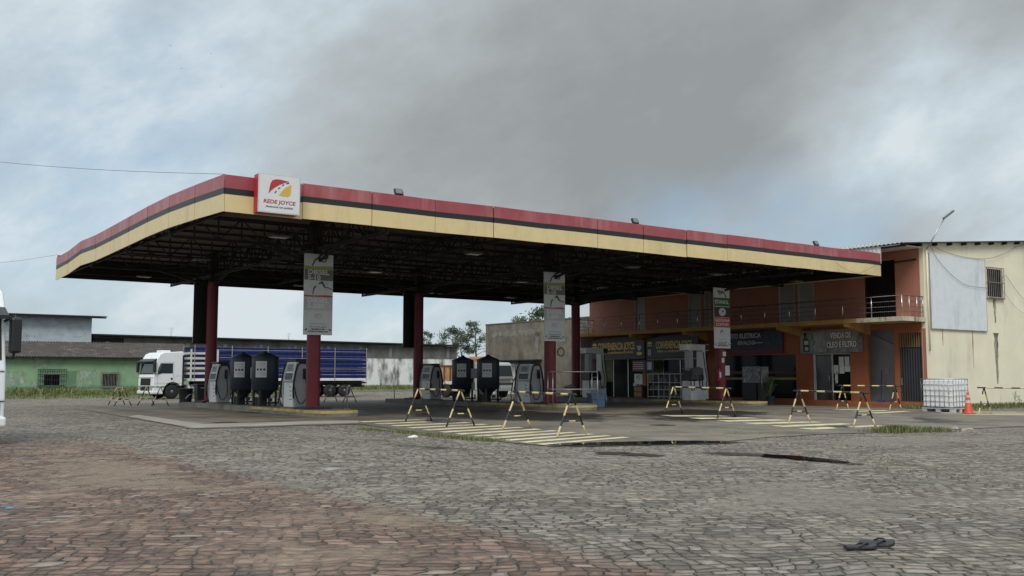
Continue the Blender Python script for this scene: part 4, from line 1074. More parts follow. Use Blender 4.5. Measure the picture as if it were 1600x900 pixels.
# ================================================================== SHOP BUILDING
BX, BY = 41.8, 25.8
m_orange = mat('orange_wall_paint', (.33, .105, .042), .75, var=.12, vs=1.2, bump=.15, bs=30, dirt=(.20, .06, .03), ds=1.1, dz=.3, da=.4)
m_salmon = mat('salmon_wall_paint', (.40, .165, .112), .75, var=.1, vs=1., bump=.15, bs=30, dirt=(.30, .13, .09), ds=1.2, dz=.3, da=.4)
m_cream = mat('cream_wall_paint', (.75, .69, .53), .8, var=.08, vs=.7, bump=.2, bs=22, dirt=(.50, .45, .34), ds=.9, dz=.25, da=.6, thr=.54)
m_ochre = mat('ochre_slab_paint', (.42, .24, .07), .8, var=.12, vs=1.5, dirt=(.18, .11, .05), ds=2.2, dz=.4, da=.6)
m_slabend = mat('stained_cream_slab', (.50, .44, .33), .85, var=.15, vs=1.5, dirt=(.035, .04, .022), ds=3.0, dz=.35, da=.95, thr=.5)
m_greyw = mat('grey_plaster', (.42, .42, .415), .85, var=.08, vs=1, dirt=(.22, .21, .2), ds=1., da=.4)
m_door = mat('grey_white_door', (.30, .29, .285), .5, var=.06)
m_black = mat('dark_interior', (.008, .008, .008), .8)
m_roofm = mat('grey_roof_sheet', (.13, .13, .13), .6, var=.2)
m_rfwhite = mat('white_cladding_sheet', (.62, .62, .61), .5, var=.08, dirt=(.40, .38, .35), ds=1.5, dz=.2, da=.5)
bld = thing('shop_building', 'two-storey orange and cream shop building with balcony behind the canopy', 'building', (BX, BY, 0), -PI/2)
def fl(px, py, dy=0.):
    p = atX(px, py, BX+dy); return BY-p.y, p.z
def rect(px0, py0, px1, py1, dy=0.):
    """pixel rectangle on a plane parallel to the shop front -> x0,x1,z0,z1"""
    a, b = fl(px0, (py0+py1)/2, dy)[0], fl(px1, (py0+py1)/2, dy)[0]; xm = (px0+px1)/2
    return a, b, fl(xm, py1, dy)[1], fl(xm, py0, dy)[1]
XL = fl(921, 480)[0]
SB, ST = 3.95, 4.15
FZ = .17
# lower shop front
def H(px0, py0, px1, py1): return rect(px0, py0, px1, py1)
h_gate = list(H(1405, 520, 1441, 627)); h_gate[2] = .28
h_stair = list(H(1355, 515, 1398, 632)); h_stair[2] = .22
h_odoor = list(H(1272, 552, 1329, 630)); h_odoor[2] = .22
h_bar = list(H(1128, 555, 1244, 627)); h_bar[2] = .3
h_shop1 = list(H(1010, 560, 1090, 622)); h_shop1[2] = FZ
h_shop2 = list(H(936, 560, 1004, 622)); h_shop2[2] = FZ
mb = MB(); gridwall(mb, XL, -.203, -.1, SB, 0, .18, [h_gate, h_stair, h_odoor, h_bar, h_shop1, h_shop2]); mb.build('wall', m_orange, bld)
# upper wall
h_dark = list(H(1350, 408, 1399, 494)); h_dark[2] = ST
dh = [list(H(*q)) for q in ((1217, 446, 1242, 500), (1247, 446, 1272, 500), (1076, 462, 1095, 508), (1101, 460, 1111, 508), (992, 468, 1008, 512))]
for q in dh: q[2] = ST; q[3] = 6.35
mb = MB(); gridwall(mb, XL, -.203, SB, 7.55, .001, .18, [h_dark]+dh); mb.build('wall', m_salmon, bld)
for q in dh:
    d = MB().box(q[0], q[1], .06, .10, q[2], q[3]).build('door', m_door, bld)
    mb = MB(); mb.box(q[0], q[0]+.06, -.012, .06, q[2], q[3]); mb.box(q[1]-.06, q[1], -.012, .06, q[2], q[3]); mb.build('frame', m_greyw, d)
# dark gated opening upstairs
MB().box(h_dark[0]-2.2, -.23, 1.2, 1.25, ST, 7.36).build('wall', m_black, bld)
mb = MB(); n = 15
for i in range(n+1):
    x = h_dark[0]+(h_dark[1]-h_dark[0])*i/n; mb.bar((x, .09, h_dark[2]), (x, .09, h_dark[3]), .035)
for z in (h_dark[2]+.1, h_dark[2]+1.2, h_dark[3]-.08): mb.bar((h_dark[0], .09, z), (h_dark[1], .09, z), .05)
mb.build('gate', m_steel, bld)
a = fl(1398, 410, -.08); b = fl(1431, 405, -.08)
MB().bar((a[0], -.08, a[1]), (b[0], -.08, b[1]), .06).build('gate_rail', m_steel, bld)
# cream end wall with barred window
RW = PI/2
zr0 = 7.62; pr = atY(1600, 377, BY); slope = (pr.z-zr0)/(pr.x-BX); DEP = 20.
w0, w1 = atY(1541, 419, BY), atY(1565, 465, BY)
win = (w0.x-BX, w1.x-BX, w1.z, w0.z)
mb = MB(); gridwall(mb, 0, DEP, -.15, 7.5, 0, .2, [win]); mb.prism([(0, 7.5), (DEP, 7.5), (DEP, zr0+slope*DEP), (0, zr0)], 0, .2)
mb.build('end_wall', m_cream, bld, rot=(0, 0, RW))
wn = MB().box(win[0]-.01, win[1]+.01, .12, .14, win[2], win[3]).build('window', m_blueglass, bld, rot=(0, 0, RW))
m_rustw = mat('rusty_white_bars', (.20, .18, .16), .6, var=.25, vs=5, dirt=(.10, .05, .03), ds=4, da=.9)
mb = MB(); ex = .05
for i in range(9): x = win[0]-ex+(win[1]-win[0]+2*ex)*i/8; mb.bar((x, -.14, win[2]-.06), (x, -.14, win[3]+.04), .022)
for z in (win[2]-.06, (win[2]+win[3])/2, win[3]+.04):
    mb.bar((win[0]-ex, -.14, z), (win[1]+ex, -.14, z), .035); mb.bar((win[0]-ex, 0, z), (win[0]-ex, -.14, z), .03); mb.bar((win[1]+ex, 0, z), (win[1]+ex, -.14, z), .03)
mb.build('window_bars', m_rustw, wn)
mb = MB()
for x0, x1 in ((win[0]-.05, win[0]), (win[1], win[1]+.05)): mb.box(x0, x1, -.03, .12, win[2]-.05, win[3]+.05)
mb.box(win[0]-.15, win[1]+.15, -.10, .12, win[2]-.10, win[2]-.05); mb.build('frame', m_slabend, wn)
m_soot = mat('black_water_stain', (.10, .095, .08), .9, var=.3, vs=4, dirt=(.42, .37, .27), ds=2.5, dz=.25, da=1, thr=.42)
m_ruststain = mat('rust_stain', (.30, .15, .06), .9, var=.3, vs=5, dirt=(.46, .38, .26), ds=3.5, dz=.3, da=1, thr=.46)
def stain(px0, px1, py0, py1, m, seed):
    a, b = atY(px0, py0, BY), atY(px1, py1, BY); rg = random.Random(seed); n = 9; L_, R_ = [], []
    for i in range(n+1):
        z = a.z+(b.z-a.z)*i/n; tp = 1-.75*i/n; c = (a.x+b.x)/2-BX; w = (b.x-a.x)/2
        L_.append((c-w*tp*rg.uniform(.5, 1), z)); R_.append((c+w*tp*rg.uniform(.5, 1), z))
    mb = MB(); mb.prism(L_+R_[::-1], -.003, -.0005); mb.build('stain', m, bld, rot=(0, 0, RW))
stain(1550, 1559, 467, 505, m_soot, 1); stain(1551, 1564, 520, 600, m_soot, 2); stain(1471, 1475, 513, 540, m_ruststain, 3); stain(1518, 1523, 517, 575, m_ruststain, 4)
# other sides, floors
mb = MB(); mb.box(XL, XL+.2, .19, DEP, -.1, 7.5); mb.box(XL+.2, -.21, DEP-.2, DEP, -.1, 7.9); mb.box(XL+.2, -.21, .19, DEP-.2, SB, ST)
mb.build('wall', m_greyw, bld)
mb = MB(); mb.box(XL+.2, -.21, 3.2, 3.3, -.05, SB-.01); mb.box(XL+.2, -.21, .19, 3.2, -.08, .12); mb.build('interior', m_black, bld)
# roof with overhang
mb = MB(); ez = zr0-.02-slope*1.8
corrugated(mb, (XL-.4, -1.95, ez), (-XL+.75, 0, 0), (0, DEP+2.0, slope*(DEP+2.0)), 110, .03)
mb.build('roof', m_roofm, bld)
mb = MB()
for y in [-1.7+1.25*i for i in range(17)]: mb.box(XL-.2, .25, y-.04, y+.04, ez+slope*(y+1.95)-.16, ez+slope*(y+1.95)-.04)
mb.build('purlins', m_steel, bld)
MB().box(XL-.1, -.02, -1.80, -.02, 7.38, 7.42).build('soffit', m_white, bld)
mb = MB(); cz = atX(1378, 378.5, 40.02).z
corrugated(mb, (XL+.5, -1.83, 6.6), (-.95-XL-.5, 0, 0), (0, 0, cz-6.6), 105, .022)
mb.build('cladding', m_rfwhite, bld)
# balcony
xe = .02
mb = MB(); mb.box(XL+.3, -2.4, -1.8, 0, SB, ST); mb.build('balcony_slab', m_ochre, bld)
MB().box(-2.4, xe, -1.8, -.003, SB, ST).build('balcony_end', m_slabend, bld)
for px in (1321, 1215, 1068, 984):
    x = BY-atX(px, 510, 40.0).y
    mb = MB(); mb.add([(x-.12, -1.78, SB), (x+.12, -1.78, SB), (x+.12, 0, SB), (x-.12, 0, SB), (x-.12, -1.78, SB-.16), (x+.12, -1.78, SB-.16), (x+.12, 0, SB-.5), (x-.12, 0, SB-.5)],
        [(0, 4, 5, 1), (4, 7, 6, 5), (0, 3, 7, 4), (1, 5, 6, 2), (0, 1, 2, 3), (3, 2, 6, 7)]); mb.build('beam', m_ochre, bld)
# railing: posts and rails
mb = MB(); rl = MB(); yr = -1.72; x0, x1 = XL+.35, -.06
n = round((x1-x0)/1.62)
for i in range(n+1):
    x = x0+(x1-x0)*i/n; mb.tube([(x, yr, ST), (x, yr, ST+.95)], .024, 8)
for y in (-1.15, -.55, -.06): mb.tube([(x1, y, ST), (x1, y, ST+.95)], .022, 8); mb.tube([(x0, y, ST), (x0, y, ST+.95)], .022, 8)
for z, r in ((ST+.95, .026), (ST+.70, .013), (ST+.47, .013), (ST+.24, .013)):
    rl.tube([(x0, -.02, z), (x0, yr, z), (x1, yr, z), (x1, -.02, z)], r, 7)
mb.build('railing_posts', m_chrome, bld); rl.build('railing_rails', mat('tarnished_rail', (.10, .085, .08), .35, .6), bld)
# step and walkway
mb = MB(); xs0 = fl(1331, 633)[0]; mb.box(xs0, .0, -.32, -.001, -.1, .20); mb.box(h_bar[0]-1.2, xs0, -.30, -.001, -.1, .26); mb.build('step', m_orange, bld, bevel=.02)
MB().box(XL+.1, h_bar[0]-1.2, -2.6, -.001, -.1, FZ).build('walkway', mat('red_tile_walkway', (.16, .06, .04), .6, var=.2), bld)
# corner trim
MB().box(-.16, -.0, -.022, -.001, 0, SB-.3).build('pillar', m_salmon, bld)
mb = MB(); mb.tube([(.10, .14, 7.3), (.10, .14, 2.6)], .035, 8); mb.tube([(.10, .22, 7.1), (.13, .22, 4.6)], .012, 6); mb.build('drainpipe', m_cream, bld)
# barred metal door at the right end
x0, x1, z0, z1 = h_gate
dr = MB(); k = 16
corrugated(dr, (x0, .1, z0), (x1-x0, 0, 0), (0, 0, (z1-z0)*.78), 9, .03); do = dr.build('door', mat('charcoal_metal_door', (.02, .022, .028), .45, var=.2), bld)
mb = MB()
for i in range(10): x = x0+(x1-x0)*(i+.5)/10; mb.box(x-.03, x+.03, .08, .12, z0+(z1-z0)*.79, z1)
mb.build('slats', mat('tan_slats', (.20, .14, .07), .6), do)
MB().box(x0+.06, x0+.12, .02, .08, 1.05, 1.35).build('handle', m_metal, do)
MB().box(x0-.05, x1+.05, .4, .44, z0-.05, z1).build('wall', m_black, bld)
# stairway recess
x0, x1, z0, z1 = h_stair
mb = MB(); mb.quad((x0-1.6, 1.5, 0), (x1, 1.5, 0), (x1, 1.5, SB), (x0-1.6, 1.5, SB)); mb.quad((x0-1.6, .2, 0), (x0-1.6, 1.5, 0), (x0-1.6, 1.5, SB), (x0-1.6, .2, SB)); mb.quad((x1, 1.5, 0), (x1, .18, 0), (x1, .18, SB), (x1, 1.5, SB)); mb.quad((x0-1.6, .19, SB-.02), (x0-1.6, 1.5, SB-.02), (x1, 1.5, SB-.02), (x1, .19, SB-.02))
mb.quad((x0-1.6, .18, .21), (x1, .18, .21), (x1, 1.5, .21), (x0-1.6, 1.5, .21)); mb.build('stair_hall', m_greyw, bld)
mb = MB(); mb.prism([(x0-.4, 2.9), (x0-.4, 3.2), (x1-.3, 1.5), (x1-.3, 1.15)][::-1] if False else [(x0-1.5, 3.6), (x1, 2.3), (x1, 2.6), (x0-1.5, 3.9)], 1.35, 1.49); mb.build('stair_flight', m_greyw, bld)
MB().box((x0+x1)/2-.75, (x0+x1)/2-.50, 1.44, 1.49, 1.55, 1.85).build('meter_box', m_lgrey, bld)
# glass office door with notices
x0, x1, z0, z1 = h_odoor
do = MB().box(x0, x1, .08, .10, z0, z1).build('glass_door', m_blueglass, bld)
mb = MB(); mb.box(x0, x0+.09, -.015, .08, z0, z1); mb.box(x0, x1, .04, .08, z1-.05, z1); mb.box((x0+x1)/2-.03, (x0+x1)/2+.03, .05, .08, z0, z1); mb.build('frame', m_lgrey, do)
mb = MB()
for dx in (-.18, .18): mb.tube([((x0+x1)/2+dx, .02, 1.0), ((x0+x1)/2+dx, .02, 1.6)], .022, 8)
mb.build('handle', m_metal, do)
MB().box(x0+.1, (x0+x1)/2-.04, .06, .079, z0+.05, z1-.1).build('inner_panel', mat('slate_glass', (.05, .055, .055), .2), do)
for i, (px, py, w, h) in enumerate(((1313, 564, .28, .42), (1322, 564, .26, .42), (1305, 577, .28, .42), (1314, 577, .28, .42), (1323, 576, .34, .30), (1306, 590, .12, .55))):
    x, z = fl(px, py); o = MB().box(-w/2, w/2, -.004, 0, -h/2, h/2).build('paper_notice', m_paper)
    o.rotation_euler = (0, 0, -PI/2); o.location = (BX+.075, BY-x, z)
    lb = ['white notice sheet taped to the glass office door, upper left of the group', 'white notice sheet taped to the glass office door, upper right of the group', 'white notice sheet on the office door, left end of the lower row', 'white notice sheet on the office door, middle of the lower row', 'wider white notice sheet on the office door, right end of the lower row', 'narrow white strip hung below the notices on the office door'][i]
    tag(o, lb, 'notice', 'notices on the office door')
# dark bar front
x0, x1, z0, z1 = h_bar
MB().box(x0, x1, .1, .12, z0, z1).build('shop_window', m_blueglass, bld)
mb = MB(); zb_ = fl(1190, 592)[1]; mb.box(x0, x1, .02, .1, zb_-.04, zb_+.07); mb.build('counter_strip', mat('olive_strip', (.30, .26, .08), .5), bld)
mb = MB(); mb.box(x0, x1, .03, .1, zb_+.25, zb_+.42); mb.build('counter_strip', mat('maroon_strip', (.08, .012, .012), .5), bld)
for (x0, x1, z0, z1), nm in ((h_shop1, 3), (h_shop2, 3)):
    w_ = MB().box(x0, x1, .1, .12, z0, z1).build('shop_window', m_blueglass, bld)
    mb = MB()
    for i in range(nm+1): x = x0+(x1-x0)*i/nm; mb.box(x-.03, x+.03, .05, .1, z0, z1)
    mb.box(x0, x1, .05, .1, z1-.06, z1); mb.build('mullions', m_metal, w_)
    if x0 < -18: MB().box(x0+.1, x0+(x1-x0)*.30, .09, .1, 1.1, 2.5).build('tree_reflection', mat('green_reflection', (.10, .13, .05), .5, var=.5, vs=4), w_)  # mottled green paints a reflection of trees onto the window
mb = MB(); x, z = fl(914, 560); mb.box(XL-.1, XL+.5, -1.2, -.002, 0, SB-.01); mb.build('pillar', m_greyw, bld)

# ------------------------------------------------------------------ shop banners (each hangs from the building)
def board(name, lb, px0, py0, px1, py1, dy, m, tilt=0., cat='sign', curve=False):
    x0, x1, z0, z1 = rect(px0, py0, px1, py1, dy); w, h = x1-x0, z1-z0
    t = thing(name, lb, cat, (BX+dy, BY-(x0+x1)/2, (z0+z1)/2), -PI/2)
    t.rotation_euler = (0, tilt, -PI/2)
    mb = MB()
    if curve: mb.prism([(-w/2, -h/2), (w/2, -h/2), (w/2, h/2*.80), (w/4, h/2*1.0), (0, h/2*1.03), (-w/4, h/2*.93), (-w/2, h/2*.72)], 0, .1)
    else: mb.box(-w/2, w/2, 0, .06, -h/2, h/2)
    mb.build('board', m, t, bevel=.004)
    mb = MB()
    for x in (-w*.35, w*.35): mb.bar((x, .03, h/2-.05), (x, -dy-.02, h/2+.25), .03)
    mb.build('hanger', m_steel, t)
    return t, w, h
m_gold = mat('gold_lettering', (.80, .54, .10), .45)
m_cbd = mat('charcoal_board', (.045, .045, .047), .6, var=.15)
m_cbd2 = mat('ink_board', (.012, .012, .014), .5)
def conv(lb, px0, py0, px1, py1, right):
    t, w, h = board('shop_sign', lb, px0, py0, px1, py1, -.9, m_cbd, .0, curve=True)
    MB().box(-w/2+.05, w/2-.05, -.006, 0, -h/2+.03, h*.27).build('panel', m_cbd2, t)
    text('lettering', 'CONVENIENCIA JOYCE', h*.46, m_gold, t, (-.02*w if not right else .04*w, -.012, h*.07), w*.72/(h*.46*11.0)*1.0, bold=.012)
    text('lettering', 'Melhor em atendimento e conforto', h*.155, m_gold, t, (-.02*w if not right else .04*w, -.012, -h*.20), w*.66/(h*.155*15.0), bold=.003)
    mb = MB(); r = h*.15; cx, cz = -w*.43, h*.13
    mb.prism([(cx+r*math.cos(a*PI/10), cz+.1*r+.75*r*math.sin(a*PI/10)) for a in range(11)], -.016, -.006); mb.prism([(cx-r, cz-.05), (cx+r, cz-.05), (cx+r*.8, cz-.5*r), (cx-r*.8, cz-.5*r)][::-1], -.016, -.006); mb.build('emblem', m_gold, t)
    if not right:
        cx, cz = w*.41, -h*.06
        mb = MB(); mb.prism([(cx+.24*math.cos(a*PI/9), cz-h*.21+.10*math.sin(a*PI/9)) for a in range(18)], -.014, -.006); mb.build('saucer', m_gold, t)
        mb = MB(); mb.prism([(cx-.2, cz+.18), (cx+.16, cz+.18), (cx+.13, cz-.05), (cx, cz-.12), (cx-.12, cz-.05)][::-1], -.02, -.014); mb.tube([(cx+.15, -.018, cz+.13), (cx+.25, -.018, cz+.1), (cx+.14, -.018, cz-.0)], .02, 6); mb.build('cup', m_lgrey, t)
    else:
        mb = MB(); cx = -w*.44
        for dx in (-.1, .04): mb.box(cx+dx, cx+dx+.09, -.014, -.006, -h*.38, -h*.10)
        mb.build('bottles', m_lgrey, t)
conv('dark shop sign in gold letters with a white cup, left of the two', 924, 527, 1007, 561, False)
conv('dark shop sign in gold letters, nearer one beside the tall gate-shaped pump', 1010, 524, 1091, 559, True)
t, w, h = board('shop_banner', 'navy and red banner for car electrics above the dark bar front', 1119, 515, 1223, 553, -.12, mat('navy_banner', (.012, .018, .05), .5, var=.2), 0)
MB().box(-w/2+.01, w/2-.01, -.004, 0, -h/2+.01, -h*.34).build('red_band', mat('dull_red', (.12, .012, .02), .5), t)
MB().box(w*.24, w/2-.03, -.004, 0, -h*.33, h/2-.03).build('picture', mat('engine_picture', (.02, .035, .06), .5, var=.8, vs=5, dirt=(.05, .06, .07), ds=4, da=.8), t)
text('lettering', 'AUTO ELETRICA', h*.27, m_paper, t, (-w*.085, -.006, h*.24), w*.63/(h*.27*8.6), bold=.008)
text('lettering', 'RIVALDO', h*.22, m_lgrey, t, (-w*.03, -.006, -h*.05), 1.0, bold=.006)
mb = MB()
for x0, x1 in ((-w*.34, -w*.24), (w*.07, w*.21)): mb.box(x0, x1, -.004, 0, -h*.07, -h*.04)
mb.build('rule', m_syel if False else m_lgrey, t)
text('lettering', 'Peças e Serviços Automotivos', h*.10, mat('faded_red_print', (.22, .05, .06), .5), t, (-w*.12, -.006, -h*.25), 1.3)
t, w, h = board('shop_banner', 'grey photo banner with oil bottle and pale block letters over the glass office door', 1250, 515, 1347, 551.5, -.12, mat('grey_photo_banner', (.24, .24, .23), .5, var=.45, vs=1.1, dirt=(.03, .03, .03), ds=.9, da=.8), rad(-.6))
m_bot = mat('oil_bottle_black', (.012, .012, .012), .35)
mb = MB(); cx = -w*.40; mb.prism([(cx-.17, -h*.42), (cx+.22, -h*.42), (cx+.20, h*.05), (cx+.03, h*.28), (cx+.02, h*.42), (cx-.1, h*.42), (cx-.1, h*.28), (cx-.19, h*.1)], -.01, -.001); mb.build('bottle_picture', m_bot, t)
mb = MB(); mb.box(cx-.1, cx+.16, -.014, -.01, -h*.1, h*.06); mb.build('bottle_label', m_lgrey, t); MB().box(cx-.06, cx+.14, -.014, -.01, -h*.36, -h*.22).build('bottle_label', m_lgrey, t)
mb = MB(); mb.prism([(-w*.32, -h*.45), (-w*.06, -h*.45), (-w*.10, h*.42), (-w*.30, h*.42)], -.004, -.001); mb.build('splash_picture', mat('pale_splash', (.30, .30, .29), .5, var=.4, vs=3, dirt=(.06, .06, .06), ds=2.5, da=.9), t)
m_letw = mat('cream_letters', (.80, .77, .68), .5)
for s, x, z in (('VENDA DE', w*.17, h*.22), ('ÓLEO E FILTRO', w*.18, -h*.17)):
    sz = h*.34; k = (w*.38 if s[0] == 'V' else w*.55)/(sz*(5.6 if s[0] == 'V' else 8.1))
    text('lettering', s, sz, m_cbd2, t, (x+.02, -.006, z-.015), k, bold=.02); text('lettering', s, sz, m_letw, t, (x, -.012, z), k, bold=.010)
# ------------------------------------------------------------------ blank board, lamp, cables on the end wall
a, b = atY(1452, 395, BY-.08), atY(1543, 517, BY-.08)
t = thing('blank_board', 'large blank pale grey board fixed to the cream wall beside the barred window', 'board', ((a.x+b.x)/2, BY-.08, (a.z+b.z)/2))
w, h = b.x-a.x, a.z-b.z
MB().box(-w/2, w/2, 0, .04, -h/2, h/2).build('sheet', mat('pale_grey_board', (.66, .68, .70), .55, var=.05, dirt=(.42, .43, .44), ds=1.0, dz=.35, da=.6, thr=.52), t)
mb = MB(); mb.box(-w/2-.03, w/2+.03, -.008, .07, -h/2-.035, -h/2); mb.box(-w/2-.03, -w/2, -.008, .07, -h/2, h/2); mb.box(w/2, w/2+.03, -.008, .07, -h/2, h/2); mb.build('frame', m_metal, t)
p0 = Vector((BX+.1, BY-.15, 7.62)); p1 = atY(1476, 340, BY-.6); p2 = atY(1490, 329, BY-.8)
t = thing('street_lamp', 'street lamp on a raking pole rising from the roof corner of the cream wall', 'street lamp', tuple(p0))
MB().tube([(0, 0, -.3), tuple(p1-p0)], .035, 8).build('pole', m_metal, t)
mb = MB(); q1, q2 = p1-p0, p2-p0; mb.bar(q1-(q2-q1)*.15, q2, .16, .08); mb.build('lamp_head', m_lampbody, t, bevel=.03)
mb = MB(); mb.bar(q1+(q2-q1)*.2+Vector((0, 0, -.05)), q2-(q2-q1)*.1+Vector((0, 0, -.05)), .12, .02); mb.build('lens', m_lgrey, t)
m_cab = mat('black_cable', (.02, .02, .02), .6)
def cable(pxs, Y, lb, r=.014, bulge=.05):
    ps = [atY(px, py, Y) for px, py in pxs]; sm = []
    for i in range(len(ps)-1):
        p_, a, b, n_ = ps[max(i-1, 0)], ps[i], ps[i+1], ps[min(i+2, len(ps)-1)]
        for k in range(6):
            t_ = k/6; sm.append(.5*((2*a)+(b-p_)*t_+(2*p_-5*a+4*b-n_)*t_*t_+(3*a-p_-3*b+n_)*t_**3))
    sm.append(ps[-1]); mb = MB(); mb.tube([q-sm[0] for q in sm], r*.62, 6)
    tag(mb.build('cable', m_cab, loc=sm[0]), lb, 'cable')
cable([(1451, 379), (1475, 393), (1510, 402), (1544, 404), (1572, 395), (1595, 383), (1640, 378)], BY-.12, 'black cable sagging along the top of the cream wall')
cable([(1452, 380), (1465, 405), (1490, 432), (1512, 446), (1543, 450)], BY-.14, 'thin cable drooping across the blank grey board to the barred window')
cable([(1565, 435), (1572, 431), (1585, 450), (1605, 472), (1640, 495)], BY-.1, 'thin cable looping from the barred window toward the right edge', .012)
cable([(1565, 452), (1575, 465), (1590, 483), (1610, 494), (1640, 500)], BY-.1, 'lower thin cable on the cream wall right of the window', .010)
cable([(1304, 409), (1318, 419), (1340, 427), (1358, 420), (1378, 408), (1400, 393), (1440, 385), (1452, 380)], CY0-.12, 'loose cable drooping over the cream end of the front fascia', .009)

# ------------------------------------------------------------------ things in front of the shops
def onfloor(px, X, z=FZ):
    Y = atX(px, 600, X).y; return Vector((X, Y, z))
# showcase
x0, x1, z0, z1 = rect(1012.5, 585, 1064, 624, -1.2); w = x1-x0
t = thing('glass_showcase', 'white framed glass showcase of oil bottles below the nearer gold sign', 'cabinet', (BX-1.2, BY-(x0+x1)/2, FZ), -PI/2)
hh = 1.42; mb = MB(); nn_ = 3
for i in range(nn_+1):
    x = -w/2+w*i/nn_
    for y in (0, .45): mb.bar((x, y, 0), (x, y, hh), .05)
for z in (.1, .5, .92, hh):
    for y in (0, .45): mb.bar((-w/2, y, z), (w/2, y, z), .04)
mb.build('frame', m_lgrey, t)
mb = MB(); 
for z in (.1, .5, .92, hh-.02): mb.box(-w/2, w/2, .02, .43, z-.01, z+.005)
mb.build('shelf', m_pgrey, t)
MB().box(-w/2+.02, w/2-.02, .44, .45, .1, hh).build('back_panel', m_dark, t)
rg = random.Random(5); kk = 0
bot0 = None
for z in (.507, .927):
    for i in range(15):
        if rg.random() < .45: continue
        x = -w/2+.12+i*(w-.24)/14
        wp = Vector((BX-1.2+.14, BY-(x0+x1)/2-x, FZ+z))
        if bot0 is None:
            mb = MB(); mb.lathe([(.042, 0), (.045, .02), (.045, .17), (.02, .22), (.02, .25)], 8); bot0 = mb.build('oil_bottle', mat('bottle_grey', (.32, .32, .31), .4, var=.3, vs=.7), loc=wp); tag(bot0, 'small pale oil bottle standing on a showcase shelf', 'bottle', 'oil bottles in the showcase')
        else: dup(bot0, wp)
# ice chest / counter with emblem
p = onfloor(997, BX-1.4)
t = thing('display_stand', 'narrow promotional stand with emblem panel and red shelves, left of the showcase', 'stand', tuple(p), -PI/2)
MB().box(-.36, .36, 0, .5, 0, .72).build('base', mat('maroon_paint', (.12, .025, .02), .5), t, bevel=.01)
for z in (.12, .42):
    mb = MB(); 
    for i in range(4): mb.box(-.31+.16*i, -.18+.16*i, -.03, .05, z, z+.2)
    mb.build('packets', mat('tan_packets', (.30, .20, .09), .6, var=.3), t)
pn = MB().box(-.34, .34, .02, .06, .80, 1.42).build('emblem_panel', m_sign, t)
logo_shapes(t, .5, .018, mat('print_brown', (.20, .13, .09), .5), m_syel, m_fade, 0, 1.12)
MB().box(-.40, -.1, -.03, .3, .72, .86).build('tray', m_lgrey, t)
a_ = rect(988, 563, 1022, 580, -.5); w, h = a_[1]-a_[0], a_[3]-a_[2]
t = thing('notice_board', 'small red board with white lines hung between the two shop windows', 'sign', (BX-.5, BY-(a_[0]+a_[1])/2, (a_[2]+a_[3])/2), -PI/2)
MB().box(-w/2, w*.08, 0, .04, -h/2, h/2).build('red_sheet', mat('dull_red_sheet', (.14, .015, .02), .5), t)
MB().box(w*.1, w/2, 0, .04, -h/2, h/2).build('frame', m_cbd, t); MB().box(w*.2, w*.4, -.01, 0, -h*.35, h*.35).build('paper', m_lgrey, t)
mb = MB()
for k in range(4): mb.box(-w*.45, w*.02, -.006, 0, h*(.3-.18*k)-.03, h*(.3-.18*k)+.02)
mb.build('print', m_fade, t)
MB().box(-.03, .03, .04, .5, -.03, .03).build('hanger', m_steel, t)
# stack wrapped in film, potted plant, chair legs
p = onfloor(1174, BX-2.3, .11)
t = thing('wrapped_crate', 'dark crate stack topped with shiny crumpled plastic sheet, left of the potted plant', 'crate', tuple(p), -PI/2)
MB().box(-.62, .30, 0, .7, .12, 1.02).build('crate', m_dark, t, bevel=.02)
MB().box(.31, .62, .1, .7, .12, .98).build('crate', mat('olive_grey_box', (.10, .10, .08), .6), t, bevel=.02)
mb = MB(); rg = random.Random(9); nxs, nzs = 12, 7
vs = [(-.58+1.16*i/nxs, .0+rg.uniform(-.03, .03), 1.02+.82*j/nzs) for j in range(nzs+1) for i in range(nxs+1)]
mb.add(vs, [(j*(nxs+1)+i, j*(nxs+1)+i+1, (j+1)*(nxs+1)+i+1, (j+1)*(nxs+1)+i) for j in range(nzs) for i in range(nxs)])
mb.box(-.58, .58, .05, .65, 1.0, 1.83)
mb.build('plastic_sheet', mat('silver_film', (.26, .265, .27), .22, var=.4, vs=4, bump=.8, bs=6), t)
for x in (-.55, .55): MB().box(x-.04, x+.04, .1, .6, 0, .12).build('skid', m_dark, t)
MB().tube([(.68, .0, 0), (.66, .0, 1.8), (.3, .1, 1.86)], .02, 6).build('frame', m_metal, t)
p = onfloor(1203, BX-2.5, .11)
t = thing('potted_plant', 'leafy potted plant in a blue bucket beside the plastic-topped crates', 'plant', tuple(p))
MB().lathe([(.17, 0), (.22, .34), (.235, .36), (.2, .35), (.01, .33)], 16).build('bucket', mat('slate_bucket', (.04, .06, .075), .5), t)
m_lf = leafmat('strap_leaves', [(.05, .08, .03), (.11, .15, .055), (.24, .25, .10)])
mb = MB(); rg = random.Random(2)
for k in range(70):
    a = rg.uniform(0, 2*PI); ln = rg.uniform(.7, 1.5); el = rg.uniform(.5, 1.35); d = Vector((math.cos(a), math.sin(a), 0)); s_ = Vector((-d.y, d.x, 0))*.03
    q0 = Vector((0, 0, .34)); q1 = q0+d*ln*.35*math.cos(el)+Vector((0, 0, ln*.8*math.sin(el))); q2 = q1+d*ln*.45+Vector((0, 0, ln*.15*math.sin(el)-.12))
    mb.add([q0-s_*.5, q0+s_*.5, q1+s_, q1-s_, q2], [(0, 1, 2, 3), (3, 2, 4)])
mb.build('leaves', m_lf, t)
x, z = fl(1372, 600, .6)
t = thing('broom', 'long blue-headed broom leaning against the grey stairway wall', 'broom', (BX+.55, BY-fl(1377, 628, .55)[0], .21), -PI/2)
MB().tube([(0, 0, .12), (-.42, .75, 1.55)], .014, 6).build('handle', m_dark, t)
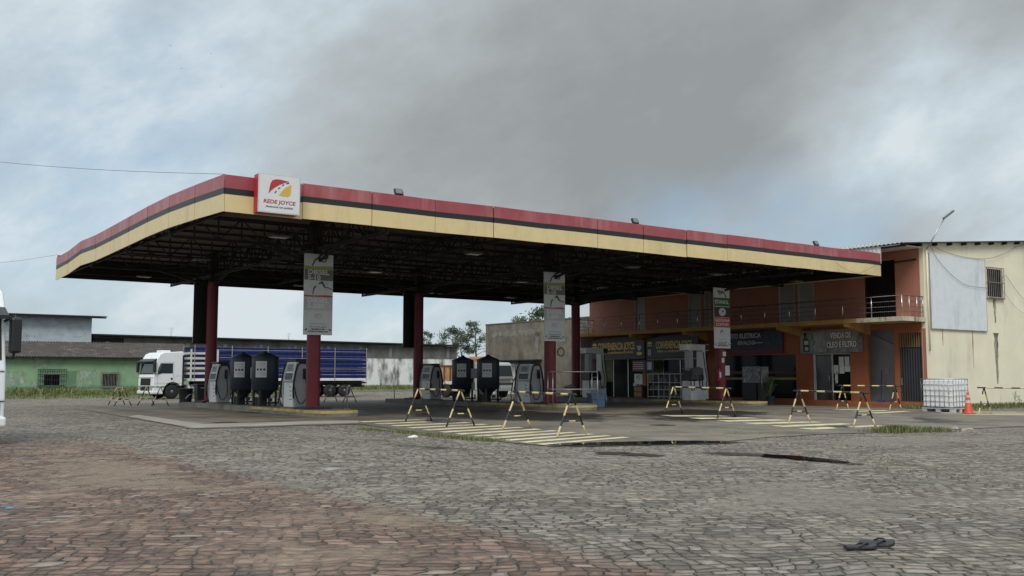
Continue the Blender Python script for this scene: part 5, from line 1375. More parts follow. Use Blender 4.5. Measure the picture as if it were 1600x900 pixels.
MB().box(-.18, .18, -.06, .06, 0, .13).build('head', mat('blue_plastic_head', (.04, .09, .22), .5), t, bevel=.02)
x, z = fl(1300, 620, -.45)
t = thing('stool', 'low wooden stool standing in front of the glass office door', 'stool', (BX-.15, BY-fl(1299, 620, -.15)[0], .2), -PI/2)
MB().box(-.2, .2, -.15, .1, .42, .46).build('seat', mat('brown_wood', (.05, .03, .018), .6, var=.3), t)
for sx_ in (-1, 1):
    for y in (-.12, .08): MB().bar((sx_*.17, y, 0), (sx_*.15, y, .42), .04).build('leg', MATS['brown_wood'], t)
# ------------------------------------------------------------------ liquid container and cone by the cream wall
p = gp(1491, 646)
t = thing('liquid_container', 'white caged liquid container on a pallet at the cream wall corner', 'container', (p.x+.5, p.y+.66, p.z+.014))
w, d, hh = .50, .66, 1.27
mb = MB(); mb.box(-w+.03, w-.03, -d+.03, d-.03, .2, hh-.03); mb.build('bottle', mat('milky_plastic', (.80, .81, .82), .35, var=.06, vs=2, dirt=(.46, .47, .48), ds=2, da=.5), t, bevel=.07, bseg=3)
MB().lathe([(.12, hh-.03), (.12, hh+.02)], 16).build('lid', m_lgrey, t)
mb = MB()
for z in [.22+i*(hh-.22)/5 for i in range(6)]:
    r = .012 if z < hh-.01 else .02; mb.tube([(-w, -d, z), (w, -d, z), (w, d, z), (-w, d, z)], r, 6, closed=True)
for i in range(8):
    y = -d+2*d*i/7
    for x in (-w, w): mb.tube([(x, y, .18), (x, y, hh)], .011, 6)
for i in range(6):
    x = -w+2*w*i/5
    for y in (-d, d): mb.tube([(x, y, .18), (x, y, hh)], .011, 6)
mb.build('cage', m_metal, t)
pa = MB()
pa.box(-w, w, -d, d, .14, .18)
for x in (-w+.09, 0, w-.09):
    for y in (-d+.1, 0, d-.1): pa.box(x-.08, x+.08, y-.09, y+.09, .02, .14)
for x in (-w+.09, 0, w-.09): pa.box(x-.06, x+.06, -d, d, 0, .02)
pa.build('pallet', mat('pale_pallet', (.40, .41, .41), .6, var=.2), t)
p = gp(1500, 647)
t = thing('traffic_cone', 'orange traffic cone with pale bands beside the caged container', 'cone', (p.x+.15, p.y-.25, p.z+.014))
m_cone = mat('cone_orange', (.58, .075, .028), .5, var=.12, dirt=(.30, .08, .05), ds=4, da=.5)
MB().box(-.19, .19, -.19, .19, 0, .035).build('base', m_cone, t, bevel=.012)
MB().lathe([(.165, .03), (.15, .06), (.04, .80), (.03, .82)], 24).build('body', m_cone, t)
for z0, z1 in ((.40, .50), (.60, .68)):
    f_ = lambda z: .15-(z-.06)*.1486+.004
    MB().lathe([(f_(z0), z0), (f_(z1), z1)], 24, caps=False).build('band', mat('pale_band', (.55, .46, .36), .5), t)
m_weed = m_lf
for px, py, lb, n, hh in ((1575, 634, 'tall thin weed growing against the cream wall', 9, .7), (1590, 634, 'thin weed at the cream wall near the photo edge', 7, .5)):
    p = gp(px, py); mb = MB(); rg = random.Random(px); t = thing('weed', lb, 'plant', (p.x, 25.3, g(p.x, 25.3)))
    mb.tube([(0, 0, 0), (.03, 0, hh*.6), (.1, 0, hh)], .008, 5); mb.tube([(.02, 0, hh*.4), (-.1, 0, hh*.8)], .006, 5); mb.build('stem', m_lf, t)
    mb = MB()
    for k in range(n*3):
        c = Vector((rg.uniform(-.14, .16), rg.uniform(-.06, .06), hh*rg.uniform(.3, 1.05))); u = Vector((rg.uniform(-1, 1), rg.uniform(-1, 1), rg.uniform(-.4, .6))).normalized()*.05; v = u.orthogonal().normalized()*.02
        mb.add([c-u, c+v, c+u, c-v], [(0, 1, 2, 3)])
    mb.build('leaves', m_lf, t)
# ================================================================== TRUCKS
m_cabw = mat('truck_white_paint', (.74, .75, .76), .28, var=.03, coat=.4)
m_trim = mat('truck_black_trim', (.012, .012, .013), .45)
m_glass = glassmat('truck_glass', (.03, .04, .042), .04)
m_rim = mat('steel_rim', (.22, .22, .22), .45, .6)
m_chas = mat('truck_chassis', (.02, .02, .021), .6, var=.3)
def wheel(parent, x, y, r=.52, w=.30):
    M = Matrix.Translation((x, y, r)) @ Matrix.Rotation(PI/2, 4, 'X')
    wl = MB().lathe([(r*.56, -w/2), (r*.9, -w/2), (r, -w/2+.05), (r, w/2-.05), (r*.9, w/2), (r*.56, w/2)], 28, M=M).build('wheel', m_rub, parent)
    mb = MB(); s = 1 if y > 0 else -1
    for e in (-1, 1): mb.lathe([(r*.57, e*w*.46), (r*.5, e*w*.30), (r*.28, e*w*.34), (r*.2, e*w*.52), (.01, e*w*.54)], 24, M=M, caps=False)
    mb.build('rim', m_rim, wl)
def arch(cx, cz, r, a0, a1, n=8): return [(cx+r*math.cos(rad(a0+(a1-a0)*k/n)), cz+r*math.sin(rad(a0+(a1-a0)*k/n))) for k in range(n+1)]
def tractor(loc, rz, lb, grp=None):
    """cab-over tractor; front looks along -x"""
    t = thing('truck_tractor', lb, 'truck', loc, rz, grp)
    prof = [(.10, .34), (.0, .45), (-.03, .95), (.0, 1.55), (.04, 1.72), (.22, 2.72), (.26, 2.86), (.44, 3.16), (.75, 3.30), (2.15, 3.38), (2.22, 3.30), (2.22, .98)]+arch(1.42, .50, .66, 35, 180, 8)[0:]+[(.70, .34)]
    mb = MB(); mb.prism(prof, -1.22, 1.22); mb.build('cab', m_cabw, t, bevel=.07, bseg=3)
    def front(z): # x on the front profile
        pts = [(.0, .45), (-.03, .95), (.0, 1.55), (.04, 1.72), (.22, 2.72), (.26, 2.86)]
        for (xa, za), (xb, zb) in zip(pts, pts[1:]):
            if za <= z <= zb: return xa+(xb-xa)*(z-za)/(zb-za)
        return .26
    def fq(z0, z1, y0, y1, m, name, off=.012, par=None):
        mb = MB(); a, b = front(z0)-off, front(z1)-off
        mb.add([(a, y1, z0), (a, y0, z0), (b, y0, z1), (b, y1, z1), (a+.03, y1, z0), (a+.03, y0, z0), (b+.03, y0, z1), (b+.03, y1, z1)], [(0, 3, 2, 1), (0, 1, 5, 4), (1, 2, 6, 5), (2, 3, 7, 6), (3, 0, 4, 7)]); return mb.build(name, m, par or t)
    fq(1.74, 2.66, -1.13, 1.13, m_trim, 'windscreen_surround'); fq(1.82, 2.60, -1.06, 1.06, m_glass, 'windscreen', .016)
    fq(.96, 1.46, -.80, .80, m_trim, 'grille', .014)
    mb = MB()
    for z in (1.06, 1.16, 1.26, 1.36): mb.box(front(z)-.03, front(z), -.68, .68, z-.012, z+.012)
    mb.build('grille_slats', m_chas, t)
    fq(.58, .84, -.68, .68, m_trim, 'lower_grille', .06)
    for s in (-1, 1): fq(.62, .86, min(s*.74, s*1.12), max(s*.74, s*1.12), m_pgrey, 'headlight', .016)
    MB().box(-.10, .5, -1.24, 1.24, .36, .58).build('bumper', m_cabw, t, bevel=.05)
    mb = MB(); mb.box(front(.9)-.016, front(.9), -1.2, 1.2, .885, .905); mb.box(front(1.5)-.016, front(1.5)+.02, -1.18, 1.18, 1.5, 1.515); mb.build('panel_seam', m_chas, t)
    mb = MB(); mb.add([(.20, -1.2, 2.68), (.20, 1.2, 2.68), (-.10, 1.2, 2.58), (-.10, -1.2, 2.58), (.22, -1.2, 2.84), (.22, 1.2, 2.84), (-.10, 1.2, 2.66), (-.10, -1.2, 2.66)], [(0, 1, 2, 3), (4, 7, 6, 5), (3, 2, 6, 7), (0, 3, 7, 4), (1, 5, 6, 2)]); mb.build('sun_visor', m_trim, t)
    MB().box(.9, 1.6, -.42, .42, 3.26, 3.46).build('roof_unit', m_cabw, t, bevel=.05)
    for s in (-1, 1):
        y = s*1.222; off = s*.006
        P = lambda pts: MB().prism(pts, min(y, y+off), max(y, y+off))
        d = P([(.30, 1.70), (.62, 1.80), (1.42, 1.80), (1.42, 2.52), (.50, 2.52), (.36, 2.20), (.30, 1.9)]); d.build('side_window', m_glass, t)
        mb = MB()
        for a, b in (((.28, .75), (.28, 1.7)), ((.28, 1.7), (.6, 2.58)), ((.6, 2.58), (1.48, 2.58)), ((1.48, 2.58), (1.48, 1.1)), ((.1, 1.12), (2.2, 1.12)), ((.05, .9), (.8, .9)), ((1.6, 1.62), (2.2, 1.62))):
            mb.bar((a[0], y+off*.6, a[1]), (b[0], y+off*.6, b[1]), .014)
        mb.build('door_seam', m_pgrey, t)
        MB().box(1.28, 1.40, y-.02, y+.02, 1.36, 1.50).build('door_handle', m_trim, t)
        MB().prism([(2.12, 1.0), (2.26, 1.0), (2.26, 3.1), (2.12, 3.1)], min(y-off*4, y+off), max(y-off*4, y+off)).build('side_flap', m_trim, t)
        mr = MB().box(-.10, .10, s*1.36-.11, s*1.36+.11, 1.88, 2.62)
        mr.build('mirror', m_trim, t, bevel=.05); mb = MB(); mb.tube([(.2, s*1.2, 2.55), (.05, s*1.36, 2.66), (0, s*1.36, 2.5)], .03, 8); mb.tube([(.2, s*1.2, 1.8), (.03, s*1.34, 1.78), (0, s*1.36, 1.95)], .03, 8); mb.build('mirror_arm', m_trim, t)
        mb = MB(); pts = arch(1.42, .50, .68, 20, 180, 10); mb.tube([(a, y+off, b) for a, b in pts], .03, 6); mb.build('wheel_arch', m_trim, t)
        wheel(t, 1.42, s*1.02); wheel(t, 5.0, s*1.0)
        mb = MB(); mb.lathe([(.30, -.55), (.31, -.53), (.31, .53), (.30, .55)], 20, M=Matrix.Translation((3.15, s*.95, .72)) @ Matrix.Rotation(PI/2, 4, 'Y'))
        mb.build('fuel_tank', mat('aluminium_tank', (.55, .56, .57), .35, .5), t)
        mb = MB(); 
        for x in (2.8, 3.5): mb.lathe([(.318, -.03), (.318, .03)], 20, M=Matrix.Translation((x, s*.95, .72)) @ Matrix.Rotation(PI/2, 4, 'Y'))
        mb.build('tank_strap', m_trim, t)
    mb = MB()
    for s in (-1, 1): mb.box(.4, 6.0, s*.42-.05, s*.42+.05, .75, 1.0)
    mb.box(4.3, 5.6, -.45, .45, 1.0, 1.14); mb.box(.3, 2.1, -.9, .9, .45, .95); mb.build('chassis', m_chas, t)
    return t
cp = atZ(217, 622, -.05); D = 71.
base = Vector((0, 0, EYE))+ray(222, 588)*D
tx, ty = base.x, base.y-1.0
TRK = tractor((tx, ty, g(tx+2, ty)), rad(9), 'white cab-over truck coupled to the blue crate load, facing left')
# tall crate trailer behind it
gz = g(tx+8, ty)
xa = atY(289, 560, ty).x-tx; xb = atY(563, 560, ty).x-tx
trl = thing('crate_trailer', 'long flatbed trailer with white stake sides stacked with blue crates', 'trailer', (tx, ty, gz))
zf = atY(420, 591, ty-1.25).z-gz
MB().box(xa, xb, -1.25, 1.25, zf-.2, zf-.02).build('bed', m_white, trl, bevel=.02)
mb = MB()
for s in (-1, 1): mb.box(xa+.5, xb-.1, s*.45-.06, s*.45+.06, zf-.55, zf-.2)
for k in range(12): x = xa+1+k*(xb-xa-1.5)/11; mb.box(x-.04, x+.04, -1.1, 1.1, zf-.32, zf-.2)
for s in (-1, 1): mb.box(xa+3.4, xa+3.5, s*.7-.06, s*.7+.06, .25, zf-.3); mb.box(xa+3.3, xa+3.6, s*.7-.12, s*.7+.12, .2, .25)
mb.box(xb-.3, xb-.2, -1.2, 1.2, .75, .9)
mb.build('chassis', m_chas, trl)
for k in range(3):
    for s in (-1, 1): wheel(trl, xb-1.9-k*1.25, s*1.0, .5)
mb = MB()
for s in (-1, 1): mb.box(xb-5.2, xb-.7, s*1.12-.12, s*1.12+.12, 1.08, 1.12)
mb.build('mudguard', m_trim, trl)
MB().box(xb-.06, xb, -1.2, 1.2, zf-.42, zf-.30).build('tail_light_bar', m_sred, trl)
zt = atY(420, 543, ty-1.25).z-gz; nrow = 8; ncol = 24; cw = (xb-xa-.35)/ncol; ch = (zt-zf)/nrow
m_tan = mat('rusty_stake', (.30, .26, .22), .6, var=.2)
mb = MB()
for k in range(6):
    x = xa+.3+(xb-xa-.4)*k/5
    for s in (-1, 1): MB().bar((x, s*1.29, zf-.1), (x, s*1.29, zt+.1), .04, .05).build('stake', m_tan, trl)
mb = MB()
for i in range(5): z = zf+.28+i*.36; mb.box(xa-.02, xa+2.0, -1.30, -1.265, z, z+.16); mb.box(xa-.06, xa-.02, -1.25, 1.25, z, z+.16)
mb.box(xa-.02, xa+.1, -1.33, -1.30, zf-.1, zf+2.1); mb.box(xa+1.9, xa+2.04, -1.33, -1.30, zf-.1, zf+2.1); mb.build('front_gate', mat('grimy_white_slats', (.50, .50, .46), .6, var=.15), trl)
mb = MB()
for z in (zf+.7, zf+1.5, zt-.25): mb.box(xa+2.1, xb-.2, -1.30, -1.285, z, z+.035)
mb.build('side_rail', m_tan, trl)
m_crate = mat('blue_crate_plastic', (.011, .024, .145), .45, var=.25, vs=.8)
def crate_mesh():
    mb = MB(); w, d, h = cw*.97, 1.20, ch*.94
    mb.box(-w/2, w/2, -d, d, 0, .02); mb.box(-w/2+.025, w/2-.025, -d+.03, d-.03, .03, h-.03, 1)  # darker inner box paints the shade seen between the slats
    for z0, z1 in ((0, .035), (h*.36, h*.46), (h-.06, h)):
        for s in (-1, 1): mb.box(-w/2, w/2, s*d-.012, s*d+.012, z0, z1, 2 if z1 == h else 0)  # top rim in a paler blue than the other slats
        for s in (-1, 1): mb.box(s*w/2-.012, s*w/2+.012, -d+.013, d-.013, z0, z1)
    for i in range(5):
        x = -w/2+w*i/4*.94+.015
        for s in (-1, 1): mb.box(x-.013, x+.013, s*d-.010, s*d+.010, .03, h-.05)
    return mb
cr0 = None; rg = random.Random(11)
for r_ in range(nrow):
    for c_ in range(ncol):
        lc = Vector((tx+xa+.3+cw*(c_+.5), ty+rg.uniform(-.02, .02), gz+zf+ch*r_+.002))
        if cr0 is None:
            cr0 = crate_mesh().build('plastic_crate', [m_crate, mat('crate_gap_shade', (.003, .005, .022), .6), mat('pale_crate_rim', (.035, .058, .23), .5)], loc=lc); tag(cr0, 'blue slatted plastic crate in the load of the long trailer', 'crate', 'blue crates on the trailer')
        else: dup(cr0, lc)
# near truck at the left edge
q = Vector((0, 0, EYE))+ray(8, 588)*20.3
hd = math.atan2(-q.y, -q.x)+rad(15)           # direction its nose points: towards the camera
rzn = hd-PI
side = Vector((-math.sin(rzn), math.cos(rzn), 0))
# the cab side seen at the photo's edge is at local +y
near = dup(TRK, None, None, 'white truck cut off by the left photo edge, dark mirror on its side')
corner = Vector((q.x, q.y, 0))
ny = side if side.dot(RT) > 0 else -side
near.rotation_euler = (0, 0, rzn); near.location = (corner.x-ny.x*1.20, corner.y-ny.y*1.20, g(corner.x, corner.y))
# old tipper truck
m_tip = mat('faded_orange_tipper', (.42, .24, .12), .7, var=.2, vs=2, dirt=(.16, .09, .05), ds=2.5, da=.8)
m_oldw = mat('old_white_cab', (.38, .39, .38), .5, var=.1, dirt=(.22, .2, .17), ds=2, da=.6)
b_ = Vector((0, 0, EYE))+ray(786, 588)*69
tp = thing('tipper_truck', 'old white tipper truck with orange body, behind the middle island tanks', 'truck', (b_.x, b_.y, g(b_.x, b_.y)), rad(12))
mb = MB()
Mx = Matrix.Rotation(0, 4, 'Z')
def yprism(poly, x0, x1, m=0):   # profile in y,z pulled along x
    mb = MB(); n = len(poly); vs = [(x0, y, z) for y, z in poly]+[(x1, y, z) for y, z in poly]
    ar = sum(poly[i][0]*poly[(i+1) % n][1]-poly[(i+1) % n][0]*poly[i][1] for i in range(n))
    fs = [tuple(range(n-1, -1, -1)), tuple(range(n, 2*n))]+[(i, (i+1) % n, (i+1) % n+n, i+n) for i in range(n)]
    if ar < 0: fs = [tuple(reversed(f)) for f in fs]
    mb.add(vs, fs, m); return mb
yprism([(0, .55), (0, 1.5), (.18, 2.35), (.4, 2.5), (1.7, 2.5), (1.75, .55)], -1.1, 1.1).build('cab', m_oldw, tp, bevel=.06)
yprism([(-.012, 1.52), (.148, 2.26), (.2, 2.26), (.05, 1.52)], -.98, .98).build('windscreen', m_glass, tp)
for s in (-1, 1): MB().box(min(s*1.1, s*1.108), max(s*1.1, s*1.108), .45, 1.4, 1.5, 2.25).build('side_window', m_glass, tp)
MB().box(-1.0, 1.0, -.03, .03, .95, 1.35).build('grille', m_trim, tp)
mb = MB()
for z in (1.05, 1.15, 1.25): mb.box(-.9, .9, -.045, -.028, z, z+.03)
mb.build('grille_bars', m_lgrey, tp)
for s in (-1, 1): mb = MB(); mb.lathe([(.11, 0), (.11, .04)], 14, M=Matrix.Translation((s*.8, -.06, 1.15)) @ Matrix.Rotation(PI/2, 4, 'X')); mb.build('headlight', m_pgrey, tp)
MB().box(-1.15, 1.15, -.18, .0, .5, .78).build('bumper', m_oldw, tp, bevel=.02)
mb = MB(); mb.box(-.5, .5, .3, 7.2, .6, .9); mb.build('chassis', m_chas, tp)
for s in (-1, 1):
    for y in (.95, 4.7, 5.9):
        M = Matrix.Translation((s*.95, y, .48)) @ Matrix.Rotation(PI/2, 4, 'Y')
        wl = MB().lathe([(.26, -.14), (.44, -.14), (.48, -.1), (.48, .1), (.44, .14), (.26, .14)], 22, M=M).build('wheel', m_rub, tp)
        mb = MB(); mb.lathe([(.26, -.12), (.1, -.05), (.01, -.06)], 18, M=M, caps=False); mb.lathe([(.26, .12), (.1, .05), (.01, .06)], 18, M=M, caps=False); mb.build('rim', m_rim, wl)
    MB().tube([(s*1.1, .2, 2.2), (s*1.35, .05, 2.2), (s*1.35, .05, 1.7)], .025, 6).build('mirror', m_trim, tp)
bz0, bz1 = 1.25, 2.25
body = MB(); body.box(-1.2, 1.2, 2.0, 7.3, bz0-.08, bz0); body.box(-1.2, -1.14, 2.0, 7.3, bz0, bz1); body.box(1.14, 1.2, 2.0, 7.3, bz0, bz1); body.box(-1.14, 1.14, 2.0, 2.06, bz0, bz1+.5); body.box(-1.14, 1.14, 7.24, 7.3, bz0, bz1)
bo = body.build('tipper_body', m_tip, tp)
mb = MB()
for k in range(9):
    y = 2.1+k*.63
    for s in (-1, 1): mb.box(min(s*1.2, s*1.26), max(s*1.2, s*1.26), y, y+.10, bz0-.08, bz1+.04)
for s in (-1, 1): mb.box(min(s*1.2, s*1.27), max(s*1.2, s*1.27), 2.0, 7.3, bz1, bz1+.07)
mb.build('ribs', mat('brown_ribs', (.12, .06, .03), .7), bo)

# ================================================================== BUILDINGS BEHIND
m_grn = mat('green_wall_paint', (.235, .36, .215), .85, var=.1, vs=.5, bump=.1, bs=10, dirt=(.12, .23, .145), ds=.5, dz=.7, da=.6, thr=.5)
m_tile = mat('grey_fibre_roof', (.055, .046, .038), .85, var=.5, vs=1.5, dirt=(.20, .16, .13), ds=1.5, da=.8, thr=.56)
m_wgw = mat('blotchy_whitewash', (.44, .49, .52), .85, var=.1, vs=1, dirt=(.24, .28, .31), ds=1.1, dz=1.6, da=.9, thr=.5)
m_rawc = mat('raw_weathered_concrete', (.13, .124, .112), .9, var=.4, vs=.9, bump=.2, bs=12, dirt=(.055, .052, .048), ds=.5, dz=.5, da=.8)
m_rawc2 = mat('brown_raw_concrete', (.165, .142, .112), .9, var=.4, vs=1.1, bump=.2, bs=12, dirt=(.07, .062, .05), ds=.7, dz=.3, da=.75)
m_whitew = mat('peeling_whitewash', (.70, .70, .68), .9, var=.06, vs=1, dirt=(.10, .09, .08), ds=1.0, dz=.35, da=.95, thr=.46)
GY = 84.0
gx0 = 4.0; gx1 = atY(312, 600, GY).x; gzb = .0
ez_ = atY(100, 556, GY).z; rz_ = atY(100, 534, GY+6).z
gb = thing('green_building', 'low green building with grey corrugated roof and two barred windows', 'building', (gx0, GY, 0))
hs = []
for q in ((69, 585, 93, 602), (160, 584, 183, 603)):
    a, b = atY(q[0], q[1], GY), atY(q[2], q[3], GY); hs.append((a.x-gx0, b.x-gx0, b.z, a.z))
L_ = gx1-gx0
mb = MB(); gridwall(mb, 0, L_, -.4, ez_, 0, .2, hs); mb.box(0, .2, .2, 12, -.4, ez_); mb.box(L_-.2, L_, .2, 12, -.4, ez_); mb.box(.2, L_-.2, 11.8, 12, -.4, ez_)
mb.prism([(0, 0)]*0 or [(0.0, ez_-.001), (.2, ez_-.001), (.2, ez_), (0, ez_)], 0, .01); mb.build('wall', m_grn, gb)
m_ltg = mat('faded_pale_green', (.32, .42, .30), .85, var=.15, vs=1, dirt=(.20, .34, .20), ds=.9, da=1, thr=.45)
for i, (hx0, hx1, hz0, hz1) in enumerate(hs):
    w_ = MB().box(hx0-.01, hx1+.01, .12, .14, hz0, hz1).build('window', m_blueglass, gb)
    mb = MB(); e = .45 if i == 0 else .12; eb = .4 if i == 0 else .1; n = 12
    for k in range(n+1): x = hx0-e+(hx1-hx0+2*e)*k/n; mb.bar((x, -.12, hz0-eb), (x, -.12, hz1+eb), .03)
    for k in range(5 if i == 0 else 2): z = hz0-eb+(hz1-hz0+2*eb)*k/(4 if i == 0 else 1); mb.bar((hx0-e, -.12, z), (hx1+e, -.12, z), .045)
    mb.build('bars', m_steel if i == 0 else m_rustw, w_)
    mb = MB(); mb.box((hx0+hx1)/2-.04, (hx0+hx1)/2+.04, .08, .12, hz0, hz1); mb.build('frame', m_trim, w_)
m_scr = mat('scraped_white_paint', (.46, .50, .45), .9, var=.1, vs=2, dirt=(.20, .34, .20), ds=2.0, dz=.6, da=1, thr=.42)
soften(m_scr, .75, 2.6, 1.5)
def wallpatch(x0, x1, z0, z1, m, w, par=gb):
    mb = MB(); nx_, nz_ = 16, 12
    vs = [(x0+(x1-x0)*i/nx_, -.004, z0+(z1-z0)*j/nz_) for j in range(nz_+1) for i in range(nx_+1)]
    mb.add(vs, [(j*(nx_+1)+i, j*(nx_+1)+i+1, (j+1)*(nx_+1)+i+1, (j+1)*(nx_+1)+i) for j in range(nz_) for i in range(nx_)])
    o = mb.build('paint_patch', m, par); at = o.data.attributes.new('edge', 'FLOAT', 'POINT')
    at.data.foreach_set('value', [min(1., min(v.co.x-x0, x1-v.co.x, v.co.z-z0, z1-v.co.z)/w) for v in o.data.vertices])
m_dgp = soften(mat('dark_green_patch', (.085, .17, .105), .85, var=.15), .35, 1.5, .6)
for q, m, w in (((118, 574, 153, 610), m_scr, .5), ((8, 578, 44, 606), m_scr, .5), ((103, 577, 122, 611), m_dgp, .25), ((46, 594, 60, 610), m_scr, .3), ((50, 554, 80, 577), m_scr, .4), ((0, 600, 230, 612), m_dgp, .4)):
    a, b = atY(q[0], q[1], GY), atY(q[2], q[3], GY); wallpatch(a.x-gx0, b.x-gx0, b.z, a.z, m, w)
mb = MB(); corrugated(mb, (-.4, -.55, ez_-.08), (L_+.8, 0, 0), (0, 6.55, rz_-ez_+.08), 115, .05, rows=3); corrugated(mb, (-.4, 6.0, rz_), (L_+.8, 0, 0), (0, 6.5, -(rz_-ez_)), 115, .05); mb.build('roof', m_tile, gb)
mb = MB(); mb.box(-.3, L_+.3, -.5, -.44, ez_-.2, ez_-.1); mb.build('eaves_board', m_trim, gb)
mb = MB(); mb.prism([(0, 0), (0, 0), (0, 0)], 0, 0) if False else None
# blue-grey block behind it
by_ = 92.5; a = atY(20, 494, by_); b = atY(144, 494, by_)
t = thing('whitewashed_block', 'blotchy blue-grey block with flat dark roof behind the green building', 'building', (a.x-4, by_, 0))
W_ = b.x-a.x+4; zt_ = atY(100, 494.5, by_).z
MB().box(0, W_, 0, 8, -.2, zt_).build('wall', m_wgw, t)
mb = MB(); corrugated(mb, (-.5, -1.0, zt_+.05), (W_+1.6, 0, 0), (0, 9.5, .5), 70, .05); mb.build('roof', m_tile, t)
mb = MB(); mb.box(-.4, W_+1.0, -.9, -.8, zt_-.12, zt_+.0); mb.build('eaves_board', m_trim, t)
# long raw concrete shed
wy = 93.2; a = atY(146, 524, wy); b = atY(714, 541, wy)
t = thing('concrete_shed', 'long raw concrete shed with thin dark roof edge behind the crate trailer', 'building', (a.x, wy, 0))
W_ = b.x-a.x; za, zb_ = a.z, b.z
mb = MB(); mb.prism([(0, -.2), (W_, -.2), (W_, zb_-.05), (0, za-.05)], 0, 14); mb.build('wall', m_rawc, t)
n = 11; mp_ = mat('pale_raw_concrete', (.20, .195, .185), .9, var=.2)
for k in range(n): x = 1.2+(W_-2.4)*k/(n-1); MB().box(x-.18, x+.18, -.06, 0, 0, min(za, zb_)-.25).build('pilaster', mp_, t)
mb = MB(); mb.add([(-.4, -.6, za), (W_+.6, -.6, zb_), (W_+.6, 14.4, zb_+.3), (-.4, 14.4, za+.3), (-.4, -.6, za+.13), (W_+.6, -.6, zb_+.13), (W_+.6, 14.4, zb_+.42), (-.4, 14.4, za+.42)], [(0, 3, 2, 1), (4, 5, 6, 7), (0, 1, 5, 4), (1, 2, 6, 5), (2, 3, 7, 6), (3, 0, 4, 7)]); mb.build('roof', m_chas, t)
MB().box(.0, 2.6, -.02, 0, za-1.6, za-.2).build('opening', m_black, t)
# whitewashed boundary wall
yw = 90.; a = atY(430, 562, yw); b = atY(905, 560, yw)
t = thing('boundary_wall', 'stained whitewashed yard wall with grass at its foot behind the middle island', 'wall', (a.x, yw, 0))
zt_ = atY(625, 560, yw).z
MB().box(0, b.x-a.x, 0, .25, -.2, zt_).build('wall', m_whitew, t)
MB().box(-.05, b.x-a.x+.05, -.04, .29, zt_, zt_+.08).build('coping', m_rawc, t)
# tall blank concrete side building
xw = 43.7; a = atX(759, 508, xw); b = atX(925, 497, xw)
t = thing('concrete_building', 'tall blank weathered concrete building between the trees and the shops', 'building', (xw, a.y, 0), -PI/2)
Lb = a.y-49.9; zt_ = a.z
mb = MB(); mb.box(0, Lb, 0, 12, -.2, zt_); mb.build('wall', m_rawc2, t)
mb = MB(); mb.box(-.03, Lb, -.04, .3, zt_, zt_+.07); mb.build('coping', m_rawc, t)
mb = MB(); mb.prism([(.02, .1), (7, .1), (7, 2.35), (.02, 2.5)], -.012, -.002); mb.build('whitewash_patch', m_whitew, t)
mb = MB(); mb.box(2.0, 7.4, -.7, -.001, 2.62, 2.68); mb.build('canopy_slab', m_chas, t)
m_scar = mat('pale_scar', (.27, .25, .22), .9, var=.3, vs=2, dirt=(.15, .13, .11), ds=1.6, da=1, thr=.46)
soften(m_scar, .8, 2.2, 1.2); wallpatch(.5, 7.5, 4.3, 5.15, m_scar, .35, t); wallpatch(6.4, 7.1, 3.0, 4.7, m_scar, .25, t)
# tiled house far behind
hp = Vector((0, 0, EYE))+ray(748, 588)*112
t = thing('tiled_house', 'small house with terracotta tiled roof seen past the dark tanks', 'house', (hp.x, hp.y, 0), -YAW)
MB().box(-2.0, 2.2, 0, 6, 0, 2.5).build('wall', mat('peach_wall', (.42, .30, .22), .85, var=.1), t)
mb = MB(); mb.add([(-2.5, -.5, 2.4), (2.6, -.5, 2.4), (1.6, 3, 3.75), (-1.2, 3, 3.75), (-2.5, 6.5, 2.4), (2.6, 6.5, 2.4)], [(0, 1, 2, 3), (3, 2, 5, 4), (0, 3, 4), (1, 5, 2), (0, 4, 5, 1)]); mb.build('roof', mat('terracotta', (.27, .12, .05), .85, var=.25, vs=3), t)
# aerials
for px, y0_, y1_, lb in ((267, 512, 527, 'thin television aerial on the shed roof left of the rear column'), (451, 521, 531, 'smaller television aerial on the shed roof near the first fuel panel')):
    p0 = atY(px, y1_, wy+1); p1 = atY(px, y0_, wy+1); mb = MB(); h_ = p1.z-p0.z
    mb.tube([(0, 0, -.3), (0, 0, h_)], .025, 5)
    for k in range(3): mb.tube([(-.25+.05*k, 0, h_*(.95-.2*k)), (.25-.05*k, 0, h_*(.95-.2*k))], .015, 5)
    tag(mb.build('television_aerial', m_metal, loc=p0), lb, 'aerial')
# wires from the canopy out to the left
for (p, px, py, lb) in (((CX0+.02, CY0+.02, ZT), -60, 247, 'thin overhead wire from the front corner of the canopy to the left'), ((CX0, CY1-.1, ZT), -60, 414, 'thin overhead wire from the rear corner of the canopy to the left')):
    A = Vector(p); B = Vector((0, 0, EYE))+ray(px, py)*(33 if p[1] < 30 else 52); mb = MB()
    mb.tube([A.lerp(B, k/14)-A-Vector((0, 0, .10*math.sin(PI*k/14))) for k in range(15)], .006, 5)
    tag(mb.build('overhead_wire', m_cab, loc=A), lb, 'wire')

